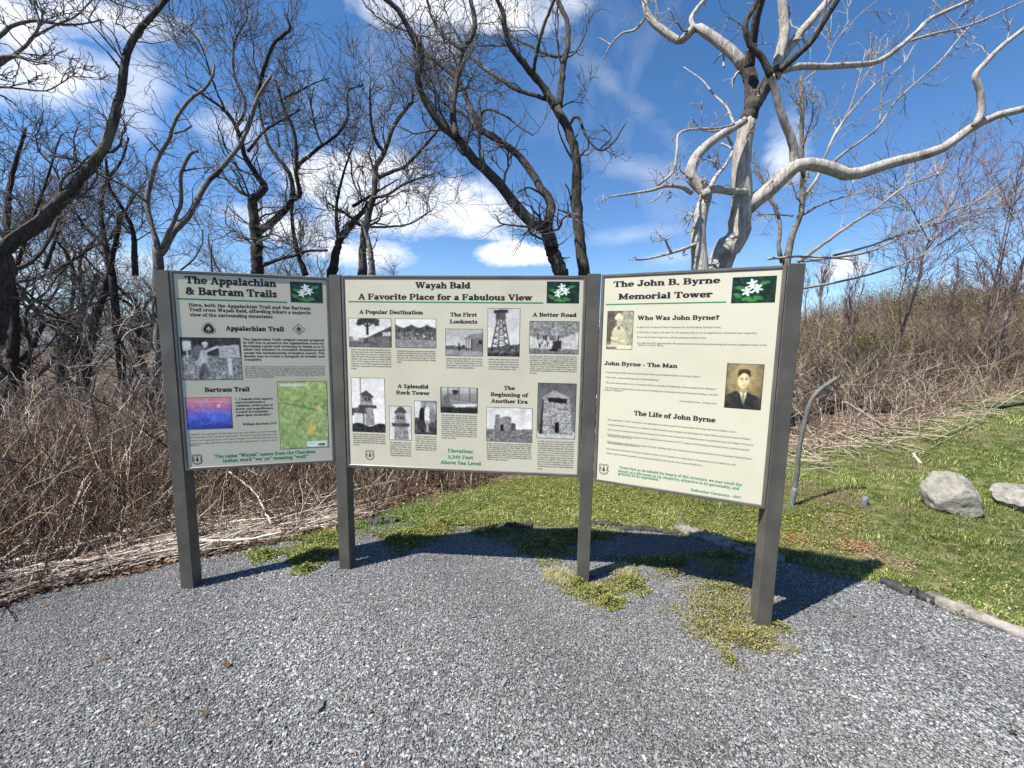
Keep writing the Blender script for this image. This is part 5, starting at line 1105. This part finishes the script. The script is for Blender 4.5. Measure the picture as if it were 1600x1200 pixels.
# left bramble: dark red brown stems with pale dead canes between
P=brush_points(NBR,84,150,2.4,13,rs); m=len(P); d=np.hypot(P[:,0],P[:,1])
u,v,f=toPx(P); edge=np.clip((np.interp(u,bx,by)-v)/90,0,1)
H=rs.uniform(.4,1.2,m)*(.35+.65*edge)*np.where(u>520,.95,1)
cols=[(.085,.048,.032),(.145,.095,.064),(.25,.185,.13),(.52,.44,.34),(.042,.026,.019)]
C=pal(rs,m,cols,[.25,.25,.22,.14,.14]); A,Ar_=stems(P,rs,H,.34,C,7,(.0018,.0042),.10,(.05,-.05,0),.12); Ar_*=(1+d[:,None]*.04)
B,Br=spawn(A,Ar_,int(m*1.7),rs,.2,1,(.25,.55),.7,4,.2,.1,(25,65),rmin=.0015)
Cb=pal(rs,len(B),cols,[.28,.26,.20,.10,.16])
stuff_tubes('brambles','dense red brown bramble thicket at the left and behind the left and middle panels',[(A,Ar_,3,C),(B,Br,3,Cb)])
print('bramble',m)
# crooked scrub with pale lit twigs, further back on the left
P=brush_points(NSC,78,150,4.8,14,rs,-55); m=len(P)
H=rs.uniform(.9,2.2,m); C=pal(rs,m,[(.05,.04,.034),(.10,.08,.07),(.28,.25,.22)],[.45,.35,.2]); A,Ar_=stems(P,rs,H,.42,C,9,(.006,.012),.22,None,.03)
B,Br=spawn(A,Ar_,m*8,rs,.15,1,(.2,.5),.5,7,.30,.05,(30,75),rmin=.0035)
C2,Cr2=spawn(B,Br,m*34,rs,.15,1,(.3,.7),.6,5,.32,.03,(30,75),rmin=.0022)
pc=[(.055,.045,.035),(.13,.108,.085),(.29,.25,.20),(.52,.46,.38)]
stuff_tubes('scrub','crooked leafless scrub with pale twigs below the trees on the left',[(A,Ar_,5,C),(B,Br,3,pal(rs,len(B),pc,[.3,.28,.24,.18])),(C2,Cr2,3,pal(rs,len(C2),pc,[.26,.27,.26,.21]))])
print('scrub',m)
# lying dead canes along the gravel edge
lo=np.array([-60,30,120,220,300,380,450,520,600,700]);ly=np.array([985,942,912,890,872,862,846,828,806,786])
n=NCAN; px=rs.uniform(-150,575,n); py=np.interp(px,lo,ly)-np.abs(rs.normal(0,1,n))*np.interp(px,[0,300,700],[78,46,20])-2
P=np.array([gnd(a,b) for a,b in zip(px[:n],py[:n])]); P[:,2]+=np.abs(rs.normal(0,.05,n))+.012
dirv=gnd(273,826)-gnd(0,913); dirv/=np.linalg.norm(dirv)
C=pal(rs,n,[(.60,.52,.42),(.42,.34,.26),(.22,.15,.10),(.74,.68,.58)],[.24,.28,.34,.14],.3)
L=rs.uniform(.2,1.1,n); a=rs.normal(0,.62,n); ca,sa=np.cos(a),np.sin(a); D=np.stack([dirv[0]*ca-dirv[1]*sa,dirv[0]*sa+dirv[1]*ca,rs.normal(.03,.10,n)],1)
nn=5; out=np.empty((n,nn,3)); out[:,0]=P-D*(L/2)[:,None]
dd=D.copy()
for j in range(1,nn):
    dd=dd+rs.normal(0,.06,(n,3))*[1,1,.6]; dd/=np.linalg.norm(dd,axis=1,keepdims=True); out[:,j]=out[:,j-1]+dd*(L/(nn-1))[:,None]
g_=zt(out[...,0],out[...,1])+.012; out[...,2]=np.maximum(out[...,2],g_)
k=~inpoly(out[:,-1,0],out[:,-1,1],np.array(gravel_poly))&~inpoly(out[:,0,0],out[:,0,1],np.array(gravel_poly))
out=out[k];C=C[k]; r=rs.uniform(.0014,.0042,len(out))[:,None]*np.linspace(1,.6,nn)[None]
stuff_tubes('dead_canes','pale dry canes lying flattened along the left gravel edge',[(out,r,4,C)]); print('canes',len(out))
# right brush: grey purple stems up the slope
P=brush_points(NRB,28,84,5.2,27,rs); dd_=np.hypot(P[:,0],P[:,1]); P=P[rs.random(len(P))<np.clip((dd_-5.5)/6,.30,1)]; m=len(P); u,v,f=toPx(P); edge=np.clip((np.interp(u,bx,by)-v)/50,0,1); d=np.hypot(P[:,0],P[:,1])
cn=np.sin(P[:,0]*1.1+2*np.sin(P[:,1]*.7))*np.sin(P[:,1]*1.3+P[:,0]*.5)+.5*np.sin(P[:,0]*3.1)*np.sin(P[:,1]*2.7)
H=rs.uniform(.35,1.15,m)*(.4+.6*edge)*(1+.02*d)*(.8+.3*cn)
rc=[(.15,.098,.065),(.24,.175,.12),(.35,.275,.195),(.52,.45,.34),(.08,.052,.038)]
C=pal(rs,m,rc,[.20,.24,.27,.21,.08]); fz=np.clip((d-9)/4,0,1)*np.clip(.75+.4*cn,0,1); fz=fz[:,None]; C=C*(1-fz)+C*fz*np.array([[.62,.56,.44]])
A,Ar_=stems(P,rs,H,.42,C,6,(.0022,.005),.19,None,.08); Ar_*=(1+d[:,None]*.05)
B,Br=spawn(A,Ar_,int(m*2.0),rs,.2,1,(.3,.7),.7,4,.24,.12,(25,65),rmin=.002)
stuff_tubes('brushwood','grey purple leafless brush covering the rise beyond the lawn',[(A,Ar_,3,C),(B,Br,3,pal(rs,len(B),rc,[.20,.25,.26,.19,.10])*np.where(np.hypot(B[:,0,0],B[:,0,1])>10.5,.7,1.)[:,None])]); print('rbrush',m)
# flattened straw at the feet of the right brush
n=900; px=rs.uniform(1180,1700,n); py=np.interp(px,bx,by)+rs.normal(-4,20,n)+8*np.sin(px*.05); k=py<np.interp(px,bx,by)+30+10*np.sin(px*.08); P=np.array([gnd(a,b) for a,b in zip(px[k],py[k])]); n=len(P); P[:,2]+=.02+np.abs(rs.normal(0,.04,n))
a=rs.uniform(0,6.28,n); D=np.stack([np.cos(a),np.sin(a),rs.normal(.05,.2,n)],1); L=rs.uniform(.12,.5,n); out=np.stack([P-D*L[:,None]/2,P+rs.normal(0,.01,(n,3)),P+D*L[:,None]/2],1); out[...,2]=np.maximum(out[...,2],zt(out[...,0],out[...,1])+.01)
stuff_tubes('dry_straw','straw coloured dead stalks at the foot of the right brush',[(out,np.full((n,3),.0028),3,pal(rs,n,[(.5,.43,.34),(.34,.27,.2),(.22,.16,.12)],[.4,.35,.25]))])
# evergreen bushes in the right brush: many small leaves
def bush(px,py,Y,rx,rz,n,label,seed,cols=((.06,.095,.022),(.10,.125,.032),(.15,.15,.055),(.16,.115,.065))):
    rs=np.random.default_rng(seed); c=at(px,py-8,Y); rx*=1.15; rz*=1.25; u=rs.normal(size=(n,3)); u/=np.linalg.norm(u,axis=1,keepdims=True); r=rs.random(n)**.4*(1+.25*np.sin(u[:,0]*7+seed)*np.sin(u[:,2]*6))
    P=c+u*r[:,None]*[rx,rx*.8,rz]; P[:,2]=np.maximum(P[:,2],zt(P[:,0],P[:,1])+.02+.2*rs.random(n))
    V,F,Cc=leaflets(P,rs,rs.uniform(.03,.06,n),pal(rs,n,list(cols),[.28,.27,.23,.22]),.8)
    b=np.array([c[0],c[1],float(zt(c[0],c[1]))])
    m=14; St,Sr=stems(np.tile(b,(m,1)),rs,np.full(m,max(.6,c[2]-b[2]+rz*.6)),.4,None,6,(.006,.012),.12)
    e=empty('evergreen_bush',b); tag(e,label,'bush','evergreen bushes in the right brush'); mesh_np('foliage',V,[F],M['leaf'],e,Cc); V,F=tubes(St,Sr,4); mesh_np('stems',V,[F],M['redtwig'],e)
bush(1345,560,9.6,.8,.42,6000,'green tinged evergreen bush in the middle of the right brush',1)
bush(1450,490,14,2.4,.75,15000,'largest dull green bush on the crest of the right brush',2)
bush(1290,590,9.4,.5,.32,2600,'low green bush near the bent pipe in the right brush',3)
bush(1560,490,14.5,2.0,.6,11000,'dark bush at the right end of the crest',4,((.06,.06,.03),(.10,.08,.05),(.14,.11,.08),(.2,.14,.1)))
bush(1405,565,9.8,.7,.36,4600,'olive bush right of the green tinged one in the right brush',5)
bush(1265,540,12,.9,.45,4000,'dull bush just right of the last post',6,((.07,.08,.03),(.11,.10,.05),(.16,.13,.08),(.2,.15,.1)))
# ---------------------------------------------------------------- single fallen things
def branch_thing(name,label,cat,group,px,w0,w1,mat,lift=.02,side=0,seed=0,k=8):
    rs=np.random.default_rng(seed); q=np.array([gnd(a,b)+[0,0,lift if np.isscalar(lift) else lift[i]] for i,(a,b) in enumerate(px)]); r0,r1=w0/2,w1/2
    full=np.column_stack([q,np.linspace(r0,r1,len(q))]); o=smooth_line(full,30); o[:,:3]+=rs.normal(size=(30,3))*.004; P=o[None,:,:3];Rr=o[None,:,3]*(1+.08*rs.normal(size=30))
    V,F=tubes(P,Rr,k); items=[(V,F)]
    ob_v=[V];ob_f=[F]; n0=len(V)
    if side:
        A,Ar_=spawn(P,Rr,side,rs,.3,1,(.1,.3),.45,6,.15,.12,(20,45),rmin=.002); V2,F2=tubes(A,Ar_,5); ob_v.append(V2);ob_f.append(F2+n0)
    o=mesh_np(name,np.concatenate(ob_v),[np.concatenate(ob_f)],mat,smooth=True,origin=q[0]); return tag(o,label,cat,group)
fb='fallen branches at the left gravel edge'
M['cane']=mat_noise('bleached_cane',[(.3,(.55,.49,.41)),(.55,(.72,.66,.57)),(.75,(.42,.34,.27))],scale=9,rough=.75,stretch=(1,1,1),bst=.4,bd=.004)
branch_thing('fallen_branch','upper of the two long bleached branches lying toward the left post','branch',fb,[(-60,930),(0,910),(70,892),(140,872),(210,848),(273,826)],.034,.022,M['cane'],.12,1,1)
branch_thing('fallen_branch','lower long bleached branch running along the gravel and behind the left post','branch',fb,[(-60,934),(0,918),(70,902),(147,893),(217,873),(280,861),(330,862),(385,861),(440,848)],.032,.016,M['cane'],.09,1,2)
branch_thing('fallen_branch','short bleached branch near the far left frame edge','branch',fb,[(-40,905),(30,888),(85,872)],.024,.014,M['cane'],.16,0,3)
branch_thing('fallen_branch','thin curved white branch arching in the brambles right of the left post','branch',fb,[(343,772),(370,790),(400,806),(425,836)],.020,.012,M['cane'],(.34,.30,.22,.10),2,4)
branch_thing('fallen_branch','bent white twig lying above the curved branch in the brambles','branch',fb,[(330,768),(365,768),(395,775),(412,779)],.016,.010,M['cane'],(.28,.3,.26,.24),1,5)
branch_thing('fallen_branch','white stick lying from the left post down toward the gravel','branch',fb,[(322,826),(345,830),(362,838)],.016,.010,M['cane'],.08,0,6)
branch_thing('fallen_branch','white forked dead branch hanging upright in the brambles left of the left post','branch',fb,[(212,835),(204,812),(206,800),(207,795)],.016,.010,M['cane'],(.02,.2,.45,.62),3,7)
branch_thing('fallen_branch','white birch branch lying across the brush behind the bent pipe','branch','fallen branches by the right brush',[(1312,690),(1345,690),(1380,690),(1425,676)],.036,.024,M['paletwig'],(.55,.38,.2,.05),3,8)
branch_thing('fallen_branch','long thin grey branch curving across the grass at the far right','branch','fallen branches by the right brush',[(1460,690),(1500,674),(1540,655),(1600,630)],.016,.008,M['paletwig'],(.03,.05,.1,.2),3,9)
branch_thing('fallen_branch','second thin grey branch on the grass below the leaning sapling','branch','fallen branches by the right brush',[(1455,702),(1490,684),(1525,668),(1560,640)],.012,.006,M['paletwig'],(.02,.03,.05,.2),2,10)
branch_thing('stick','small white stick lying in the grass above the short pipe','stick',None,[(1428,712),(1433,720),(1438,727)],.022,.018,M['cane'],.02,0,11)
# ---- timber edging pieces of the path
M['timber']=mat_noise('old_edging_timber',[(.3,(.06,.052,.044)),(.5,(.16,.14,.12)),(.65,(.30,.27,.235)),(.8,(.09,.07,.06))],scale=7,detail=9,rough=.85,stretch=(.35,1.6,1.6),bst=.9,bsc=22,bd=.012)
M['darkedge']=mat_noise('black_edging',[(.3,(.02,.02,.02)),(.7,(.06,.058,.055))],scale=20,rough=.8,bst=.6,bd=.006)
def timber(label,a,b,w,h,mat,seed,sink=.0,ragged=1.0):
    rs=np.random.default_rng(seed); A=gnd(*a);B=gnd(*b); n=26; ax=(B-A);L=np.linalg.norm(ax);ax/=L; sy=np.cross([0,0,1],ax);sy/=np.linalg.norm(sy)
    prof=[(-.5,-.4),(.5,-.4),(.52,.2),(.36,.52),(.08,.6),(-.2,.56),(-.46,.3)]; V=[];F=[];m=len(prof)
    for i in range(n):
        t=i/(n-1); e=min(1,(t*(1-t))**.5*3.2+.35); c=A+ax*L*t+sy*.012*math.sin(t*7+seed)*ragged+[0,0,zt(A[0]+ax[0]*L*t,A[1]+ax[1]*L*t)-(A[2]+ax[2]*L*t)-sink]
        for (y,z) in prof:
            k=1+.16*ragged*rs.normal(); V.append(c+sy*y*w*e*k+np.array([0,0,1])*(z+.4)*h*(.55+.45*e)*k+ax*rs.normal()*.006)
    for i in range(n-1):
        for j in range(m): j2=(j+1)%m; F.append((i*m+j,i*m+j2,(i+1)*m+j2,(i+1)*m+j))
    mb=MB(); mb.add(V,F+[tuple(range(m-1,-1,-1)),tuple(range((n-1)*m,n*m))]); o=mb.build('edging_timber',mat,None,True,origin=A); return tag(o,label,'timber','timber edging pieces around the gravel')
timber('longest weathered grey timber edging the gravel at the right frame edge',(1440,938),(1720,1040),.085,.06,M['timber'],1)
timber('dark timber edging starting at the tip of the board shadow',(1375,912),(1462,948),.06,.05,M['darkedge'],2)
timber('split grey log edging the gravel beneath the right panel',(1055,826),(1150,862),.10,.06,M['timber'],3)
timber('shaded grey log edging behind the last post',(1145,860),(1225,878),.09,.05,M['timber'],4)
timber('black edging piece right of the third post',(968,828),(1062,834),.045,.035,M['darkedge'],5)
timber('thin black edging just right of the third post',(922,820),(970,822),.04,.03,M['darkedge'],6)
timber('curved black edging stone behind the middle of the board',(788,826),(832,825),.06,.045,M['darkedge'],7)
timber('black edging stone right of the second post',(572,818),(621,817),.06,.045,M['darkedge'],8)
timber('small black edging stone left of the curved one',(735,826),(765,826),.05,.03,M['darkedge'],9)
# ---- pipes
M['pipe']=mat_noise('weathered_conduit',[(.3,(.075,.075,.065)),(.5,(.12,.12,.11)),(.75,(.05,.052,.038))],scale=5,detail=8,rough=.6,bst=.2,bsc=60,bd=.002)
M['pipeblue']=mat_noise('blue_grey_pipe',[(.3,(.10,.115,.135)),(.7,(.155,.175,.20))],scale=14,rough=.6,bst=.2,bd=.002)
def pipe_mesh(P,r,k=16,open_=True):
    P=np.asarray(P); n=len(P); V,F=tubes(P[None],np.full((1,n),r) if np.isscalar(r) else np.array(r)[None],k); V2,F2=tubes(P[None],(np.full((1,n),r*.82) if np.isscalar(r) else np.array(r)[None]*.82),k)
    mb=MB(); mb.addF(V,F); mb.addF(V2,F2[:,::-1]); a=(n-1)*k
    for j in range(k):
        j2=(j+1)%k; mb.f.setdefault(4,[]).append([a+j,a+j2,len(V)+a+j2,len(V)+a+j])
    return mb
b0=gnd(1237,792); Yp=b0[1]
e=empty('bent_pipe',b0); tag(e,'tall grey metal pipe leaning and bent over at the top beside the right post','pipe')
pp=[b0-[0,0,.1]]+[at(a,b,Yp) for a,b in ((1237,790),(1241,768),(1245,742),(1249,700),(1256,665),(1264,635),(1270,622),(1280,610),(1294,600),(1309,590))]
o=smooth_line(np.column_stack([np.array(pp),np.full(len(pp),.02)]),40); pipe_mesh(o[8:,:3],.0195).build('pipe_shaft',M['pipe'],e,True)
pipe_mesh(o[:9,:3],.0225).build('ground_sleeve',M['pipeblue'],e,True)
b1=gnd(1350,790); q=[b1-[0,0,.05],b1+[0,0,.02],b1+[.003,0,.05],b1+[.006,0,.085]]
e=empty('pipe_stub',b1); tag(e,'short blue grey pipe stub sticking out of the grass left of the boulders','pipe'); pipe_mesh(q,.024).build('pipe_wall',M['pipeblue'],e,True)
mb=MB(); 
bm_=[(b1+[.006,0,.07])+[.019*math.cos(t),.019*math.sin(t),0] for t in np.linspace(0,2*np.pi,15)[:-1]]; mb.add(bm_,[tuple(range(14))]); mb.build('soil_plug',M['soil'],e)
# ---- boulders
def boulder(label,px,Yoff,pts_top,seed,depth):
    """outline given round the stone in pixels; body is a faceted, eroded ellipsoid fitted inside it"""
    rs=np.random.default_rng(seed); import bmesh
    (x0,y0,x1,y1)=px; g0=gnd((x0+x1)/2,y1-4); Y=g0[1]+Yoff; c=at((x0+x1)/2,(y0+y1)/2,Y); hx=abs(at(x1,(y0+y1)/2,Y)[0]-at(x0,(y0+y1)/2,Y)[0])/2; hz=abs(at((x0+x1)/2,y0,Y)[2]-at((x0+x1)/2,y1,Y)[2])/2
    bm=bmesh.new(); bmesh.ops.create_icosphere(bm,subdivisions=5,radius=1)
    cuts=[(rs.normal(size=3),rs.uniform(.72,.93)) for _ in range(11)]+pts_top
    V=np.array([v.co[:] for v in bm.verts])
    for nrm,dd in cuts:
        nrm=np.array(nrm,float);nrm/=np.linalg.norm(nrm); s=V@nrm-dd; V=V-np.outer(np.clip(s,0,None)*.93,nrm)
    def nz(P,f,s): 
        o=np.zeros(len(P))
        for k in range(5):
            w=rs.normal(size=3)*f; o+=np.sin(P@w+rs.uniform(0,6))*np.sin(P@(w[[1,2,0]]*.8)+rs.uniform(0,6))
        return o*s
    V=V*(1+nz(V,3,.028)+nz(V,9,.012)+nz(V,22,.006))[:,None]
    V=V*[hx*.72,depth*.85,hz*.95]+c-np.array([0,0,.03])
    F=[[v.index for v in f.verts] for f in bm.faces]; bm.free()
    mb=MB(); mb.addF(V,F); o=mb.build('boulder',M['rock'],None,True,origin=(c[0],c[1],float(zt(c[0],c[1])))); return tag(o,label,'boulder')
def rock_mat():
    m,nt,b=new_mat('lichened_rock'); v=coords(nt)
    c=ramp(nt,noise(nt,v,9,8,.65),[(.3,(.13,.12,.10)),(.5,(.27,.255,.22)),(.7,(.42,.40,.355))])
    c=mixc(nt,ramp(nt,noise(nt,coords(nt,(1,1,1.6)),5.5,6,.7,1.2),[(.50,(0,0,0)),(.60,(1,1,1))]),c,(.23,.20,.165))
    c=mixc(nt,ramp(nt,noise(nt,v,26,6,.7),[(.60,(0,0,0)),(.68,(1,1,1))]),c,(.14,.155,.105))
    nt.links.new(c,b.inputs['Base Color']); b.inputs['Roughness'].default_value=.9;b.inputs['Specular IOR Level'].default_value=.2
    bump(nt,b,noise(nt,v,24,8,.7),.8,.03); return m
M['rock']=rock_mat()
boulder('grey lichened boulder with a sloping face and dark notch in the lawn',(1443,727,1533,808),.05,[((-.75,-.1,.65),.62),((.8,-.3,.3),.75),((.3,-.6,.75),.66),((-.3,-.9,-.1),.7)],3,.26)
boulder('flat pale boulder cut by the right frame edge',(1540,750,1668,802),.05,[((0,-.2,1),.62),((-.8,0,.4),.7),((.2,-1,.2),.75)],8,.25)
# white feather grass / dandelion like stones are left to the litter
# ---------------------------------------------------------------- camera, sun, sky
cd=bpy.data.cameras.new('camera'); cam=bpy.data.objects.new('camera',cd); COL.objects.link(cam)
from mathutils import Matrix
cam.matrix_world=Matrix(((CX[0],CY[0],-FW[0],0),(CX[1],CY[1],-FW[1],0),(CX[2],CY[2],-FW[2],HC),(0,0,0,1)))
cd.sensor_width=36; cd.lens=FPX*36/1600; cd.clip_start=.05; cd.clip_end=6000
scene.camera=cam
SUN_EL,SUN_AZ=R(56),R(206)            # towards the sun, azimuth from +x counter-clockwise
sd=np.array([math.cos(SUN_EL)*math.cos(SUN_AZ),math.cos(SUN_EL)*math.sin(SUN_AZ),math.sin(SUN_EL)])
sl=bpy.data.lights.new('sun','SUN'); sl.energy=SUNE; sl.angle=R(.53); sl.color=(1,.96,.90)
so=bpy.data.objects.new('sun',sl); COL.objects.link(so)
from mathutils import Vector
so.rotation_euler=Vector(sd).to_track_quat('Z','Y').to_euler()
w=bpy.data.worlds.new('World'); scene.world=w; w.use_nodes=True; nt=w.node_tree
bg=nt.nodes['Background']; bg.inputs[1].default_value=SKYE
sky=nd(nt,'ShaderNodeTexSky',sky_type='NISHITA'); sky.sun_disc=False; sky.sun_elevation=SUN_EL; sky.sun_rotation=math.pi/2-SUN_AZ
sky.altitude=1600; sky.air_density=1.0; sky.dust_density=.25; sky.ozone_density=2.5
tc=nd(nt,'ShaderNodeTexCoord'); V=tc.outputs['Generated']
def vm(op,a,b):
    n=nd(nt,'ShaderNodeVectorMath',operation=op)
    for i,c in enumerate((a,b)):
        if isinstance(c,(tuple,list,np.ndarray)): n.inputs[i].default_value=tuple(float(k) for k in c)
        else: nt.links.new(c,n.inputs[i])
    return n.outputs['Value'] if op=='DOT_PRODUCT' else n.outputs[0]
def ma(op,a,b=0,c=None,clamp=False):
    n=nd(nt,'ShaderNodeMath',operation=op); n.use_clamp=clamp
    for i,x in enumerate((a,b,c)):
        if x is None: continue
        if isinstance(x,(int,float)): n.inputs[i].default_value=x
        else: nt.links.new(x,n.inputs[i])
    return n.outputs[0]
n1=noise(nt,vm('MULTIPLY',V,(1,1,2.0)),6.5,10,.6,.25); n2=noise(nt,V,2.4,6,.6,.4); n3=noise(nt,vm('ADD',V,(3.1,.4,.2)),11,8,.6,.2)
tot=None
#        px  py   a(px) b(px) tilt  edge  gain
clouds=[(150,20,160,50,.25,.8,.95),(60,120,130,60,.5,.85,.8),(215,150,60,90,-.3,.9,.5),(20,40,80,60,0,.8,.8),(730,10,190,55,.05,.8,1.1),(690,60,70,45,0,.9,.7),(880,5,70,30,0,.9,.7),(590,265,130,40,.1,.8,.95),(640,320,190,62,.0,.7,1.2),(730,335,80,45,.1,.7,1.2),(440,350,110,40,-.1,.8,.85),(370,215,70,45,0,.9,.55),(805,400,75,24,.0,.6,1.2),(560,395,120,30,0,.8,.9),(1225,235,50,60,.2,.9,.7),(1310,420,60,30,0,.8,.95),(965,140,140,30,-.7,1.3,.22),(1010,270,170,30,-.4,1.3,.25),(1000,365,170,18,.05,1.2,.25),(1060,400,90,18,.05,1.2,.4),(120,420,260,60,0,1.2,.55),(1550,470,200,45,0,1.3,.4)]
for (px,py,a,b,ti,edge,gain) in clouds:
    C=ray(px,py);C=C/np.linalg.norm(C); Rr_=np.cross(C,[0,0,1]);Rr_/=np.linalg.norm(Rr_);U=np.cross(Rr_,C)
    X=Rr_*math.cos(ti)+U*math.sin(ti);Y=-Rr_*math.sin(ti)+U*math.cos(ti)
    # angular half sizes at this place of the picture
    d0=ray(px,py)
    def ang(dx,dy,ax):
        q=ray(px+dx,py+dy);q=q/(q@C); return abs(q@ax)
    A=max(ang(a*math.cos(ti),-a*math.sin(ti),X),.02);B=max(ang(b*math.sin(ti),b*math.cos(ti),Y),.008)
    dc=ma('MAXIMUM',vm('DOT_PRODUCT',V,C),.05)
    u=ma('DIVIDE',vm('DOT_PRODUCT',V,X/A),dc); v=ma('DIVIDE',vm('DOT_PRODUCT',V,Y/B),dc)
    r2=ma('ADD',ma('MULTIPLY',u,u),ma('MULTIPLY',v,v)); r=ma('SQRT',r2)
    m=ma('SUBTRACT',1.0,r); m=ma('DIVIDE',m,edge)                    # 1/edge in the middle, 0 at the rim
    m=ma('ADD',m,ma('MULTIPLY',ma('SUBTRACT',n1,.5),2.7 if gain>.5 else 1.8)); m=ma('MULTIPLY',ma('SUBTRACT',m,.07),1.2,clamp=True)
    m=ma('MULTIPLY',m,gain)
    tot=m if tot is None else ma('MAXIMUM',tot,m)
# high thin veil everywhere
veil=ma('MULTIPLY',ma('SUBTRACT',n2,.52),1.1,clamp=True); tot=ma('MAXIMUM',tot,veil)
dens=ma('MINIMUM',tot,1.0)
dens=ma('MULTIPLY',dens,ma('ADD',ma('MULTIPLY',n3,.9),.45,clamp=True))
shade=ramp(nt,n3,[(.3,(CL*.78,CL*.83,CL*.92)),(.6,(CL,CL,CL*1.0))])
sx=nd(nt,'ShaderNodeSeparateXYZ'); nt.links.new(V,sx.inputs[0])
tint=ramp(nt,sx.outputs[2],[(0.0,(.88,.97,1.06)),(.30,(.66,.92,1.12)),(.6,SKYTINT)])
skc=mixc(nt,1.0,sky.outputs[0],tint,'MULTIPLY')
nt.links.new(mixc(nt,dens,skc,shade),bg.inputs[0])
scene.view_settings.view_transform='Standard'; scene.view_settings.look='None'; scene.view_settings.gamma=1; scene.view_settings.exposure=EXPO
scene.cycles.use_denoising=True
scene.cycles.max_bounces=5; scene.cycles.transparent_max_bounces=8
